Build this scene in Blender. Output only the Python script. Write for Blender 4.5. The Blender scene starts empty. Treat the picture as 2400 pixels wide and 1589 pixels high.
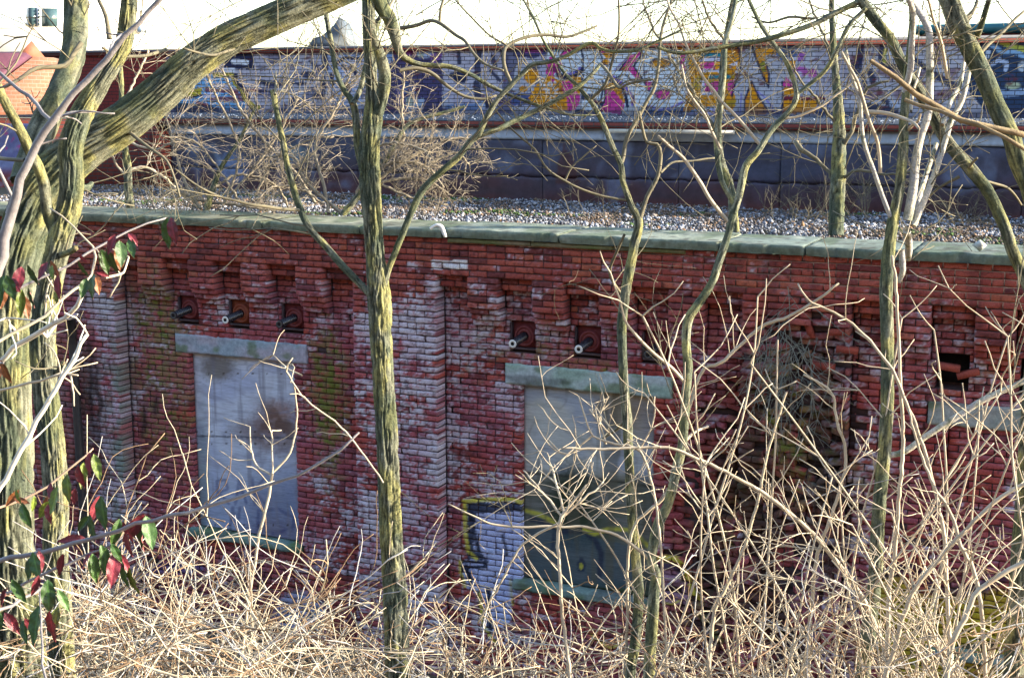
import bpy, math, random
import numpy as np
R = math.radians
sc = bpy.context.scene
# ------------------------------------------------------------------ camera, sky, sun, exposure
FOC = 3100.0; PW, PH = 2400.0, 1589.0
PITCH, YAW = R(10.5), R(24)
CAM = np.array([0.0, -12.5, 7.0])
cd = bpy.data.cameras.new("camera"); cam = bpy.data.objects.new("camera", cd); sc.collection.objects.link(cam)
cam.location = CAM; cam.rotation_euler = (R(90) - PITCH, 0, YAW)
cd.sensor_width = 36; cd.lens = 36 * FOC / PW; cd.clip_start = 0.05; cd.clip_end = 2000
cd.dof.use_dof = True; cd.dof.focus_distance = 12.0; cd.dof.aperture_fstop = 30.0
sc.camera = cam
SUN_AZ, SUN_EL = R(22), R(15)                   # direction towards the sun, measured from +X
w = bpy.data.worlds.new("World"); sc.world = w; w.use_nodes = True
nt = w.node_tree; bg = nt.nodes['Background']
sky = nt.nodes.new('ShaderNodeTexSky'); sky.sky_type = 'NISHITA'; sky.sun_disc = False
sky.sun_elevation = SUN_EL; sky.sun_rotation = R(90) - SUN_AZ; sky.dust_density = 0.7; sky.air_density = 1.0
nt.links.new(sky.outputs[0], bg.inputs[0]); bg.inputs[1].default_value = 0.15
sd = bpy.data.lights.new("sun", 'SUN'); sd.energy = 4.2; sd.angle = R(0.5); sd.color = (1.0, 0.90, 0.70)
sun = bpy.data.objects.new("sun", sd); sc.collection.objects.link(sun)
sun.rotation_euler = (R(90) - SUN_EL, 0, SUN_AZ + R(90))
sc.view_settings.view_transform = 'Standard'; sc.view_settings.look = 'None'
sc.view_settings.exposure = 2.2; sc.view_settings.gamma = 1.0

# ------------------------------------------------------------------ helpers
rng = np.random.default_rng(7); rnd = random.Random(11)
vr = np.array([math.cos(YAW), math.sin(YAW), 0]); vh = np.array([-math.sin(YAW), math.cos(YAW), 0]); vz = np.array([0, 0, 1.0])
vf = vh * math.cos(PITCH) - vz * math.sin(PITCH); vu = vh * math.sin(PITCH) + vz * math.cos(PITCH)
def ray(x, y): return (x - PW / 2) / FOC * vr + (PH / 2 - y) / FOC * vu + vf
def ony(x, y, Y=0.0):
    d = ray(x, y); return CAM + d * ((Y - CAM[1]) / d[1])
def onz(x, y, Z):
    d = ray(x, y); return CAM + d * ((Z - CAM[2]) / d[2])
def atd(x, y, d): return CAM + ray(x, y) * d
def proj(V):
    q = V - CAM; c = q @ vf; c = np.where(np.abs(c) < 1e-6, 1e-6, c)
    return PW / 2 + FOC * (q @ vr) / c, PH / 2 - FOC * (q @ vu) / c
def hsh(ix, iy, iz):
    h = (ix.astype(np.int64) * 374761393 + iy.astype(np.int64) * 668265263 + iz.astype(np.int64) * 2147483647 + 12345) & 0xffffffff
    h = ((h ^ (h >> 13)) * 1274126177) & 0xffffffff
    h = ((h ^ (h >> 16)) * 2246822519) & 0xffffffff
    return ((h >> 8) & 0xffff) / 65535.0
def vn(x, y, z=0.0):
    x, y, z = np.broadcast_arrays(np.asarray(x, float), np.asarray(y, float), np.asarray(z, float))
    ix, iy, iz = np.floor(x), np.floor(y), np.floor(z); fx, fy, fz = x - ix, y - iy, z - iz
    fx, fy, fz = [t * t * (3 - 2 * t) for t in (fx, fy, fz)]
    o = 0
    for a in (0, 1):
        for b in (0, 1):
            for c in (0, 1):
                o = o + hsh(ix + a, iy + b, iz + c) * (fx if a else 1 - fx) * (fy if b else 1 - fy) * (fz if c else 1 - fz)
    return o
def fbm(x, y, z=0.0, o=3):
    s = 0; a = .5; t = 0
    for i in range(o):
        s = s + a * vn(x * 2 ** i + 17.3 * i, y * 2 ** i - 9.1 * i, z * 2 ** i); t += a; a *= .5
    return s / t
def sstep(a, b, x):
    t = np.clip((x - a) / (b - a), 0, 1); return t * t * (3 - 2 * t)
def mixc(c, col, m):
    return c * (1 - m[:, None]) + np.asarray(col)[None, :] * m[:, None]

def mk(name, V, faces, mat, parent=None, col=None, smooth=False):
    """one mesh object from vertex array and a list of (M,n) face index arrays"""
    me = bpy.data.meshes.new(name); V = np.asarray(V, np.float32)
    me.vertices.add(len(V)); me.vertices.foreach_set('co', V.ravel())
    faces = [np.asarray(f, np.int32) for f in faces if len(f)]
    lt = np.concatenate([f.ravel() for f in faces]); n = np.concatenate([np.full(len(f), f.shape[1]) for f in faces])
    st = np.concatenate([[0], np.cumsum(n)[:-1]])
    me.loops.add(len(lt)); me.loops.foreach_set('vertex_index', lt)
    me.polygons.add(len(n)); me.polygons.foreach_set('loop_start', st.astype(np.int32))
    if smooth: me.polygons.foreach_set('use_smooth', np.ones(len(n), bool))
    me.update(calc_edges=True)
    if col is not None:
        at = me.color_attributes.new('Col', 'FLOAT_COLOR', 'POINT')
        c4 = np.ones((len(V), 4), np.float32); c4[:, :3] = np.clip(col, 0, 1); at.data.foreach_set('color', c4.ravel())
    me.materials.append(mat)
    o = bpy.data.objects.new(name, me); sc.collection.objects.link(o)
    if parent: o.parent = parent
    return o
def empty(name, label, cat, loc=(0, 0, 0), group=None):
    o = bpy.data.objects.new(name, None); sc.collection.objects.link(o); o.empty_display_size = .1
    o['label'] = label; o['category'] = cat
    if group: o['group'] = group
    return o
def tag(o, label=None, cat=None, group=None, kind=None):
    for k, v in (('label', label), ('category', cat), ('group', group), ('kind', kind)):
        if v: o[k] = v
    return o
class MB:
    def __init__(s): s.V = []; s.F = []; s.n = 0
    def add(s, V, F):
        V = np.asarray(V, float); s.V.append(V)
        for f in F: s.F.append(np.asarray(f, int) + s.n)
        s.n += len(V)
    def box(s, a, b, c, d, e, f, M=None):
        V = np.array([[x, y, z] for x in (a, b) for y in (c, d) for z in (e, f)], float)
        if M is not None: V = M(V)
        s.add(V, [[[0, 1, 3, 2], [4, 6, 7, 5], [0, 4, 5, 1], [2, 3, 7, 6], [0, 2, 6, 4], [1, 5, 7, 3]]])
    def build(s, name, mat, parent=None, **k): return mk(name, np.concatenate(s.V), s.F, mat, parent, **k)

def resample(P, W, step):
    """Catmull-Rom resample of a path with a width per point"""
    P = np.asarray(P, float); W = np.asarray(W, float)
    if len(P) == 2:
        n = max(2, int(np.linalg.norm(P[1] - P[0]) / step)); t = np.linspace(0, 1, n + 1)
        return P[0] + (P[1] - P[0]) * t[:, None], W[0] + (W[1] - W[0]) * t
    E = np.vstack([2 * P[0] - P[1], P, 2 * P[-1] - P[-2]]); out = []; ow = []
    for i in range(len(P) - 1):
        a, b, c, d = E[i:i + 4]; n = max(1, int(round(np.linalg.norm(c - b) / step)))
        for k in range(n):
            t = k / n
            out.append(.5 * ((2 * b) + (c - a) * t + (2 * a - 5 * b + 4 * c - d) * t * t + (-a + 3 * b - 3 * c + d) * t ** 3)); ow.append(W[i] * (1 - t) + W[i + 1] * t)
    out.append(P[-1]); ow.append(W[-1])
    return np.array(out), np.array(ow)
def frames(P):
    T = np.gradient(P, axis=0); T /= np.linalg.norm(T, axis=1)[:, None] + 1e-9
    N = np.zeros_like(P); r0 = np.array([1., 0, 0]) if abs(T[0][0]) < .8 else np.array([0, 1., 0])
    n = np.cross(T[0], r0); n /= np.linalg.norm(n); N[0] = n
    for i in range(1, len(P)):
        n = n - T[i] * (n @ T[i]); n /= np.linalg.norm(n) + 1e-9; N[i] = n
    return T, N, np.cross(T, N)
def tubefaces(K, S, off=0):
    i = np.arange(K - 1)[:, None] * S; j = np.arange(S)[None, :]; k = (j + 1) % S
    return (np.stack([i + j, i + k, i + S + k, i + S + j], -1).reshape(-1, 4) + off)
def bark_tube(P, Rd, S=40, amp=.16, q=2.6, b=5.0, step=None, seed=0., tone=0., pale=False):
    """furrowed trunk: geometry ridges plus a bark colour per vertex"""
    step = step or max(.012, float(np.mean(Rd)) * .22)
    P, Rd = resample(P, Rd, step); K = len(P); T, N, B = frames(P)
    s = np.concatenate([[0], np.cumsum(np.linalg.norm(np.diff(P, axis=0), axis=1))])[:, None]
    th = np.linspace(0, 2 * np.pi, S, endpoint=False)[None, :]; cx, sx = np.cos(th), np.sin(th)
    wz = vn(cx * 1.2 + seed, sx * 1.2, s * 3) * 1.2
    n1 = vn(cx * q + wz * .5 + seed, sx * q + seed, s * b + wz); n2 = vn(cx * q * 1.9 + seed, sx * q * 1.9, s * b * 2.6 + 5)
    rd = 1 - np.abs(2 * (.62 * n1 + .38 * n2) - 1) * 3.4; rd = 1 - np.clip(rd, 0, 1)      # 0 furrow, 1 ridge
    n4 = vn(cx * q * 1.5 + 31 + seed, sx * q * 1.5, s * b * 4.5 + n1 * 4); rd = rd * (.25 + .75 * np.clip((n4 - .16) * 5, 0, 1)); rd = rd ** .7; lump = vn(cx + seed * 2, sx, s * 4 / (1 + 8 * np.mean(Rd)))
    rr = Rd[:, None] * (1 + amp * (rd - .6) + .14 * (lump - .5) + .05 * (n2 - .5))
    V = (P[:, None] + rr[..., None] * (cx[..., None] * N[:, None] + sx[..., None] * B[:, None])).reshape(-1, 3)
    F = tubefaces(K, S)
    m = rd.ravel(); li = fbm(V[:, 0] * 14 + seed, V[:, 1] * 14, V[:, 2] * 7)
    c = mixc(np.tile([.016, .020, .014], (len(V), 1)), (.185 + tone, .185 + tone, .135 + tone * .7), m)
    c = mixc(c, (.27, .245, .075), sstep(.46, .62, li) * .7 * m)
    c = mixc(c, (.045, .065, .045), sstep(.47, .60, fbm(V[:, 0] * 7, V[:, 1] * 7 + seed, V[:, 2] * 5)) * .6)
    c = c * (.75 + .5 * vn(V[:, 0] * 70, V[:, 1] * 70, V[:, 2] * 30))[:, None]
    if pale:
        n3 = fbm(V[:, 0] * 20, V[:, 1] * 20, V[:, 2] * 12 + seed); c = mixc(np.tile([.36, .34, .33], (len(V), 1)), (.50, .45, .36), sstep(.35, .6, n3)); c = mixc(c, (.16, .17, .12), sstep(.58, .70, n3))
    V = np.vstack([V, P[0], P[-1]]); c = np.vstack([c, [[.3, .22, .12]] * 2])
    j = np.arange(S); k = (j + 1) % S
    caps = [np.stack([j, np.full(S, K * S), k], -1)[:, ::-1], np.stack([(K - 1) * S + j, (K - 1) * S + k, np.full(S, K * S + 1)], -1)]
    return V, [F] + caps, c
def stemcol(paths, base, q, dark=.18):
    by = {}
    for p, r_ in paths: by.setdefault(len(p), []).append(p)
    out = []
    for K, L in by.items():
        for p in L:
            u = q.random(); c = np.array(base) * q.uniform(.72, 1.12)
            if u < dark: c = np.array([.20, .13, .08]) * q.uniform(.7, 1.3)
            elif u < dark + .15: c = np.array([.36, .34, .33])
            out.append(np.tile(c, (K, 1)))
    return np.concatenate(out)
def batch_tubes(paths, S=4):
    """many thin tubes at once: list of (points(K,3), radii(K))"""
    by = {}
    for p, r in paths: by.setdefault(len(p), []).append((p, r))
    Vs = []; Fs = []; off = 0
    for K, L in by.items():
        P = np.array([l[0] for l in L], float); Rr = np.array([l[1] for l in L], float); M = len(L)
        T = np.gradient(P, axis=1); T /= np.linalg.norm(T, axis=2)[..., None] + 1e-9
        D = P[:, -1] - P[:, 0]; ref = np.where(np.abs(D[:, [0]]) < np.abs(D[:, [2]]), [[1., 0, 0]], [[0, 0, 1.]]) + rng.normal(0, .2, (M, 3))
        N = np.cross(T, ref[:, None]); N /= np.linalg.norm(N, axis=2)[..., None] + 1e-9; B = np.cross(T, N)
        th = np.linspace(0, 2 * np.pi, S, endpoint=False)
        V = P[:, :, None] + Rr[:, :, None, None] * (np.cos(th)[None, None, :, None] * N[:, :, None] + np.sin(th)[None, None, :, None] * B[:, :, None])
        F = tubefaces(K, S)[None] + (np.arange(M) * K * S)[:, None, None] + off
        Vs.append(V.reshape(-1, 3)); Fs.append(F.reshape(-1, 4))
        e = ((np.arange(M) * K + K - 1) * S)[:, None] + np.arange(S)[None] + off; Fs.append(e)
        off += M * K * S
    return np.concatenate(Vs), Fs

# ------------------------------------------------------------------ materials
def mat(name, base=(.5, .5, .5), rough=.85, attr=False, var=.0, vscale=8., bump=.0, bscale=60., spec=.3, metal=0.0, stretch=None, col2=None, detail=6):
    m = bpy.data.materials.new(name); m.use_nodes = True; n = m.node_tree.nodes; l = m.node_tree.links; b = n['Principled BSDF']
    b.inputs['Roughness'].default_value = rough; b.inputs['Specular IOR Level'].default_value = spec; b.inputs['Metallic'].default_value = metal
    tc = n.new('ShaderNodeTexCoord'); mp = n.new('ShaderNodeMapping'); l.new(tc.outputs['Object'], mp.inputs[0])
    if stretch: mp.inputs['Scale'].default_value = stretch
    if attr:
        a = n.new('ShaderNodeVertexColor'); a.layer_name = 'Col'; src = a.outputs[0]
    else:
        a = n.new('ShaderNodeRGB'); a.outputs[0].default_value = (*base, 1); src = a.outputs[0]
    if col2 is not None or var:
        t = n.new('ShaderNodeTexNoise'); t.inputs['Scale'].default_value = vscale; t.inputs['Detail'].default_value = detail; t.inputs['Roughness'].default_value = .65
        l.new(mp.outputs[0], t.inputs[0])
        mr = n.new('ShaderNodeMapRange'); mr.inputs[1].default_value = .3; mr.inputs[2].default_value = .7; l.new(t.outputs[0], mr.inputs[0])
        mx = n.new('ShaderNodeMix'); mx.data_type = 'RGBA'
        if col2 is not None:
            l.new(mr.outputs[0], mx.inputs[0]); l.new(src, mx.inputs[6]); mx.inputs[7].default_value = (*col2, 1); src = mx.outputs[2]
        else:
            mr.inputs[3].default_value = 1 - var; mr.inputs[4].default_value = 1 + var
            vm = n.new('ShaderNodeVectorMath'); vm.operation = 'SCALE'; l.new(src, vm.inputs[0]); l.new(mr.outputs[0], vm.inputs['Scale']); src = vm.outputs[0]
    l.new(src, b.inputs['Base Color'])
    if bump:
        t2 = n.new('ShaderNodeTexNoise'); t2.inputs['Scale'].default_value = bscale; t2.inputs['Detail'].default_value = 8; t2.inputs['Roughness'].default_value = .7
        l.new(mp.outputs[0], t2.inputs[0]); bp = n.new('ShaderNodeBump'); bp.inputs['Strength'].default_value = bump; bp.inputs['Distance'].default_value = .01
        l.new(t2.outputs[0], bp.inputs['Height']); l.new(bp.outputs[0], b.inputs['Normal'])
    return m
M_BRICK = mat('old_brick', attr=True, var=.30, vscale=70, bump=.6, bscale=120, rough=.9)
M_MORT = mat('mortar', base=(.03, .022, .022), col2=(.13, .08, .085), vscale=3, bump=.8, bscale=80, rough=1)
M_STONE = mat('stone', attr=True, var=.28, vscale=22, bump=.6, bscale=50, rough=.9)
M_WOOD = mat('plywood', attr=True, var=.22, vscale=5, stretch=(1.4, 1, 16), bump=.35, bscale=12, rough=.75)
M_BARK = mat('bark', attr=True, var=.4, vscale=90, bump=1.0, bscale=90, rough=.95, spec=.15)
M_STRAW = mat('straw_twig', base=(.50, .42, .31), col2=(.32, .25, .17), vscale=3.5, rough=.8, spec=.2)
M_BRUSH = mat('brush_twig', attr=True, var=.3, vscale=25, rough=.8, spec=.2)
M_STRAW2 = mat('pale_twig', base=(.52, .445, .34), col2=(.30, .23, .16), vscale=5, rough=.75, spec=.2)
M_TWIG = mat('grey_twig', base=(.08, .075, .06), col2=(.20, .17, .11), vscale=4, rough=.85, spec=.2)
M_TWIG2 = mat('tan_twig_bark', base=(.34, .28, .20), col2=(.16, .13, .10), vscale=4, rough=.85)
M_SMOOTH = mat('smooth_grey_bark', base=(.22, .20, .205), col2=(.13, .115, .12), vscale=22, bump=.3, bscale=90, rough=.6)
M_BLEACH = mat('bleached_wood', base=(.68, .62, .52), col2=(.42, .38, .32), vscale=8, rough=.8)
M_RUST = mat('rusty_sheet', attr=True, var=.30, vscale=9, bump=.25, bscale=30, rough=.55, spec=.4)
M_CONC = mat('concrete', attr=True, var=.18, vscale=12, bump=.3, bscale=60, rough=.9)
M_GRAV = mat('gravel_chip', attr=True, var=.2, vscale=50, rough=.9)
M_LITTER = mat('leaf_litter', base=(.055, .042, .028), col2=(.15, .11, .065), vscale=9, bump=1, bscale=25, rough=1)
M_DARKMETAL = mat('dark_pipe', base=(.02, .02, .025), col2=(.06, .045, .04), vscale=12, rough=.5, spec=.5)
M_CERAMIC = mat('brown_ceramic', base=(.020, .016, .022), rough=.25, spec=.6, var=.3, vscale=30)
M_ENDW = mat('white_end_face', base=(.70, .66, .62), var=.15, vscale=60, rough=.6)
M_FLANGE = mat('oxide_flange', base=(.13, .020, .026), col2=(.22, .05, .045), vscale=18, rough=.6, bump=.3)
M_FLANGE2 = mat('orange_oxide_flange', base=(.20, .035, .022), col2=(.32, .09, .035), vscale=14, rough=.6, bump=.3)
M_BLACK = mat('interior_shade_black', base=(.01, .008, .008), rough=1)  # near-black colour standing in for the shade inside holes
M_WHITEWALL = mat('white_render', base=(.80, .80, .80), var=.05, vscale=1, rough=.9)
M_WIN = mat('window_glass', base=(.05, .09, .10), var=.3, vscale=3, rough=.15, spec=.6)
M_TEAL = mat('teal_metal', base=(.01, .10, .12), var=.3, vscale=2, rough=.3, spec=.6)
M_SLATE = mat('dark_roofing', base=(.025, .028, .04), col2=(.16, .18, .22), vscale=16, rough=.9, bump=.5, bscale=40)
def brick_mat(name, attr, c1=(.20, .045, .035), c2=(.13, .03, .028), mort=(.10, .085, .085), bw=.213, rh=.0677, mix=.75, ms=.009):
    m = mat(name, attr=attr, base=c1, var=.2, vscale=20, rough=.9); n = m.node_tree.nodes; l = m.node_tree.links; b = n['Principled BSDF']
    src = b.inputs['Base Color'].links[0].from_socket
    tc = n.new('ShaderNodeTexCoord'); sp = n.new('ShaderNodeSeparateXYZ'); cb = n.new('ShaderNodeCombineXYZ'); ad = n.new('ShaderNodeMath')
    l.new(tc.outputs['Object'], sp.inputs[0]); l.new(sp.outputs[0], ad.inputs[0]); l.new(sp.outputs[1], ad.inputs[1]); l.new(ad.outputs[0], cb.inputs[0]); l.new(sp.outputs[2], cb.inputs[1])
    bt = n.new('ShaderNodeTexBrick'); bt.inputs['Scale'].default_value = 1; bt.inputs['Brick Width'].default_value = bw; bt.inputs['Row Height'].default_value = rh
    bt.inputs['Mortar Size'].default_value = ms; bt.inputs['Mortar Smooth'].default_value = .3; bt.inputs['Color1'].default_value = (1, 1, 1, 1); bt.inputs['Color2'].default_value = (.85, .83, .83, 1)
    l.new(cb.outputs[0], bt.inputs[0])
    ml = n.new('ShaderNodeMix'); ml.data_type = 'RGBA'; ml.blend_type = 'MULTIPLY'; ml.inputs[0].default_value = 1; l.new(src, ml.inputs[6]); l.new(bt.outputs[0], ml.inputs[7])
    mx = n.new('ShaderNodeMix'); mx.data_type = 'RGBA'; mm = n.new('ShaderNodeMath'); mm.operation = 'MULTIPLY'; mm.inputs[1].default_value = mix
    l.new(bt.outputs['Fac'], mm.inputs[0]); l.new(mm.outputs[0], mx.inputs[0]); l.new(ml.outputs[2], mx.inputs[6]); mx.inputs[7].default_value = (*mort, 1)
    l.new(mx.outputs[2], b.inputs['Base Color'])
    bp = n.new('ShaderNodeBump'); bp.inputs['Strength'].default_value = .5; bp.inputs['Distance'].default_value = -.02; l.new(bt.outputs['Fac'], bp.inputs['Height']); l.new(bp.outputs[0], b.inputs['Normal'])
    return m
M_GWALL = brick_mat('painted_far_brick', True, mix=.26, ms=.006)
M_FARBRICK = brick_mat('far_brick', False)
M_LITBRICK = brick_mat('orange_brick', False, c1=(.27, .10, .06), mort=(.3, .2, .15))

# ------------------------------------------------------------------ paint engine (marks on real surfaces, traced in photo pixels)
def S_(pts, s, ox, oy): return [(x / s + ox, y / s + oy) for x, y in pts]
def inpoly(px, py, pts):
    r = np.zeros(len(px), bool); n = len(pts)
    for i in range(n):
        x1, y1 = pts[i]; x2, y2 = pts[(i + 1) % n]
        if y1 == y2: continue
        r ^= ((y1 > py) != (y2 > py)) & (px < (x2 - x1) * (py - y1) / (y2 - y1) + x1)
    return r
def dline(px, py, pts):
    d = np.full(len(px), 1e9)
    for (x1, y1), (x2, y2) in zip(pts[:-1], pts[1:]):
        dx, dy = x2 - x1, y2 - y1; t = np.clip(((px - x1) * dx + (py - y1) * dy) / (dx * dx + dy * dy + 1e-9), 0, 1)
        d = np.minimum(d, np.hypot(px - x1 - t * dx, py - y1 - t * dy))
    return d
class Paint:
    lw = 1.
    def __init__(s, px, py, c, s_=1., ox=0., oy=0., soft=1.5):
        s.px, s.py, s.c = px, py, c; s.s, s.ox, s.oy = s_, ox, oy; s.soft = soft
        s.j = (fbm(px * .25, py * .25) - .5)
    def P(s, *pts, col=(1, 1, 1), a=1.):
        pts = S_(pts, s.s, s.ox, s.oy); m = inpoly(s.px + s.j * 6, s.py + s.j * 6, pts).astype(float) * a; s.c = mixc(s.c, col, m)
    def L(s, *pts, w=10, col=(0, 0, 0), a=1.):
        pts = S_(pts, s.s, s.ox, s.oy); d = dline(s.px, s.py, pts) + s.j * 3; w = w / s.s / 2 * (s.lw if w < 60 else 1)
        s.c = mixc(s.c, col, (1 - sstep(w - s.soft, w + s.soft, d)) * a)
    def E(s, cx, cy, rx, ry, col=(1, 1, 1), a=1., soft=.2):
        cx = cx / s.s + s.ox; cy = cy / s.s + s.oy
        d = np.hypot((s.px - cx) / (rx / s.s), (s.py - cy) / (ry / s.s)) + s.j * .5
        s.c = mixc(s.c, col, (1 - sstep(1 - soft, 1 + soft, d)) * a)

# ------------------------------------------------------------------ near brick building
Z_TOP = 5.50; CH = .0677
PER = 4.375; BAY0 = -10.83; BW = 3.33
HZ = 4.46
def bay_start(i): return BAY0 + PER * i
def centre(i): return bay_start(i) + BW / 2 - .01
X0, X1 = -16.2, 3.2
def segs(z):
    out = []
    if z > 5.10: return [(X0, X1, 0.0)]
    for i in range(-2, 4):
        a = bay_start(i); b = a + BW; c = centre(i)
        out.append((a - (PER - BW), a, 0.0))
        cuts = [(a, b, .20)]
        def carve(L, xa, xb, y):
            r = []
            for (p, q, yy) in L:
                if xb <= p or xa >= q: r.append((p, q, yy)); continue
                if p < xa: r.append((p, xa, yy))
                if y is not None: r.append((max(p, xa), min(q, xb), y))
                if q > xb: r.append((xb, q, yy))
            return r
        if z > 4.99: cuts = [(a, b, .09)]
        if z > 4.56:
            y = 0.0 if z > 4.78 else (.045 if z > 4.71 else (.09 if z > 4.64 else .14))
            for k in (-1.11, -.37, .37, 1.11): cuts = carve(cuts, c + k - .18, c + k + .18, y)
        if abs(z - HZ) < .145:
            for k in (-.74, 0, .74): cuts = carve(cuts, c + k - .14, c + k + .15, None)
        if 3.93 < z < 4.16: cuts = carve(cuts, c - .94, c + .94, None)
        if 1.736 < z < 3.93: cuts = carve(cuts, c - .74, c + .74, .25 if i == 2 else None)
        if 1.63 < z < 1.74: cuts = carve(cuts, c - .83, c + .80, None)
        out += cuts
    return [s for s in out if s[1] > X0 and s[0] < X1 and s[1] - s[0] > .005]
def damage(x, z):
    d = np.exp(-(((x + 2.62) / .62) ** 2) ** 2) * np.where(z < 5.0, 1., 0.) * np.clip((5.05 - z) * 2.2, 0, 1)
    d = np.maximum(d, .75 * np.exp(-(((x + 3.4) / .5) ** 2 + ((z - 2.6) / 1.5) ** 2)))
    return d
building = empty('brick_building', 'long red brick building wall with pilasters, stepped corbels, boarded windows and green stone coping', 'building')
BR = []     # x0,x1,z0,z1,y,depth
MO = MB()
zc = Z_TOP - CH / 2; k = 0
while zc > -.3:
    for (xa, xb, y) in segs(zc):
        hd = (k % 6 == 2); bl = .1065 if hd else .213
        off = (0.053 if hd else 0.1065) * (k % 2)
        edges = [xa]; p = math.floor((xa) / bl) * bl + off
        while p < xb - .045:
            if p > xa + .045: edges.append(p)
            p += bl
        edges.append(xb)
        for e0, e1 in zip(edges[:-1], edges[1:]):
            xm = (e0 + e1) / 2; dmg = float(damage(xm, zc)); rr = rnd.random()
            if dmg > .25 and rr < dmg * .20: continue
            if rr > .9965 and zc < 4.3: continue
            ero = dmg * float(fbm(np.array(xm * 2.3), np.array(zc * 2.1), 3.)) * .34 * (1 if dmg > .2 else 0)
            yy = y + rnd.gauss(0, .0035) + max(0, ero - .06) + (rnd.gauss(0, .02) if dmg > .3 else 0)
            BR.append((e0 + .0045 + rnd.random() * .002, e1 - .0045 - rnd.random() * .002, zc - CH / 2 + .0055 + rnd.random() * .002, zc + CH / 2 - .0055, yy, .2, dmg))
        n = max(1, int((xb - xa) / .35)) if (xa < -1.5 and xb > -4.2 and zc < 5) else 1
        for q in range(n):
            p0 = xa + (xb - xa) * q / n; p1 = xa + (xb - xa) * (q + 1) / n; xm = (p0 + p1) / 2; dmg = float(damage(xm, zc))
            ym = y + .020 + dmg * (.05 + .26 * float(fbm(np.array(xm * 2.3), np.array(zc * 2.1), 3.)))
            MO.box(p0 + (.008 if q == 0 else 0), p1 - (.008 if q == n - 1 else 0), ym, .62, zc - CH / 2, zc + CH / 2)
    zc -= CH; k += 1
BR = np.array(BR)
def wall_colour(V, rb, dm):
    px, py = proj(V); x, z = V[:, 0], V[:, 2]
    up = sstep(4.3, 4.95, z)
    c = np.zeros((len(V), 3)); A = np.array
    t = rb[:, 0][:, None]; base = A([.29, .042, .040]) * (1 - t) + A([.43, .080, .056]) * t
    top = A([.27, .050, .040]) * (1 - t) + A([.40, .095, .065]) * t
    c = base * (1 - up[:, None]) + top * up[:, None]
    c = mixc(c, (.11, .028, .030), (rb[:, 1] < .16) * .75)
    c = mixc(c, (.42, .12, .06), ((rb[:, 1] > .93) & (z > 4.2)) * .6)
    # lime bloom
    bias = -.045 + .16 * np.exp(-((x + 6.95) / .62) ** 4) * sstep(5.1, 4.4, z) + .12 * np.exp(-((x + 5.9) / .7) ** 2) * sstep(5.2, 4.8, z) + .10 * sstep(4.95, 4.6, z) * sstep(4.1, 4.4, z) \
        + .22 * np.exp(-((x + 11.0) / .35) ** 2) * sstep(4.9, 4.4, z) + .12 * np.exp(-((x + 2.1) / .4) ** 2) * sstep(4.6, 4.0, z) - .06 * sstep(5.0, 5.25, z) + .12 * np.exp(-(((px - 760) / 120) ** 2 + ((py - 1230) / 130) ** 2))
    nn = .50 * fbm(x * 4, z * 6, V[:, 1] * 4) + .46 * fbm(x * 30, z * 40, 3., 3) + .15 * (rb[:, 2] - .35) - .02
    wm = sstep(.55, .70, nn + bias)
    c = mixc(c, (.40, .20, .24), sstep(.44, .62, nn + bias) * .45); c = mixc(c, (.60, .54, .60), wm * .85)
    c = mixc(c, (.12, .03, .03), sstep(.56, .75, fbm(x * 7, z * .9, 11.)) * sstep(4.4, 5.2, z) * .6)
    c = mixc(c, (.34, .13, .20), sstep(.35, .6, fbm(x * 2.2, z * 2.2, 8.)) * sstep(5.1, 4.6, z) * .30)
    c = mixc(c, (.05, .012, .015), sstep(.60, .72, fbm(x * 26, z * 34, V[:, 1] * 9)) * .55)
    # moss and dirt
    def blob(cx, cy, rx, ry): return np.exp(-(((px - cx) / rx) ** 2 + ((py - cy) / ry) ** 2))
    mo = .95 * blob(770, 880, 55, 150) + .55 * blob(775, 1080, 50, 170) + .75 * blob(385, 930, 110, 260) + .55 * blob(360, 720, 60, 90) + .5 * blob(1290, 800, 190, 60) + .55 * blob(1380, 870, 140, 30) + .8 * blob(1840, 900, 130, 170) + .6 * blob(1700, 1200, 110, 170) + .6 * blob(1900, 1120, 120, 160) \
        + .6 * blob(560, 1370, 130, 70) + .5 * blob(1640, 1400, 80, 120) + .45 * blob(2250, 860, 90, 60) + .4 * blob(2150, 1150, 200, 100) + .4 * blob(1120, 850, 60, 60) + .45 * blob(1450, 1500, 200, 80)
    mm = sstep(.42, .75, mo * .62 + .45 * fbm(x * 11, z * 11, 5.) + .18 * (rb[:, 1] - .5))
    c = mixc(c, (.20, .165, .06), mm * .75 * sstep(.30, .55, fbm(x * 24, z * 24, 8.)))
    c = mixc(c, (.13, .15, .02), sstep(.66, .78, mo * .40 + .62 * fbm(x * 13 + 9, z * 17, 2.)) * .85)
    c = mixc(c, (.17, .21, .17), (.8 * blob(285, 1000, 26, 330) + .35 * blob(190, 900, 120, 300)) * sstep(.35, .6, fbm(x * 8, z * 6, 1.)))
    di = 1.0 * dm * .6 + .7 * blob(1800, 1300, 200, 300) + .45 * blob(200, 900, 30, 300) + .7 * blob(560, 1420, 200, 90)
    c = mixc(c, (.045, .028, .02), np.clip(di * sstep(.3, .62, fbm(x * 6, z * 2.2, 7.)), 0, .85))
    for (sx, sy, ln) in ((370, 930, 60), (335, 960, 90), (215, 800, 350), (230, 860, 300), (1905, 1000, 200), (1800, 1060, 200)):
        m = np.exp(-((px - sx + 6 * (fbm(py * .02, np.full(len(px), sx * 1.)) - .5) * 4) / 7) ** 2) * sstep(sy - 20, sy + 10, py) * sstep(sy + ln, sy + ln * .5, py); c = mixc(c, (.03, .02, .022), m * .8)
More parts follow.
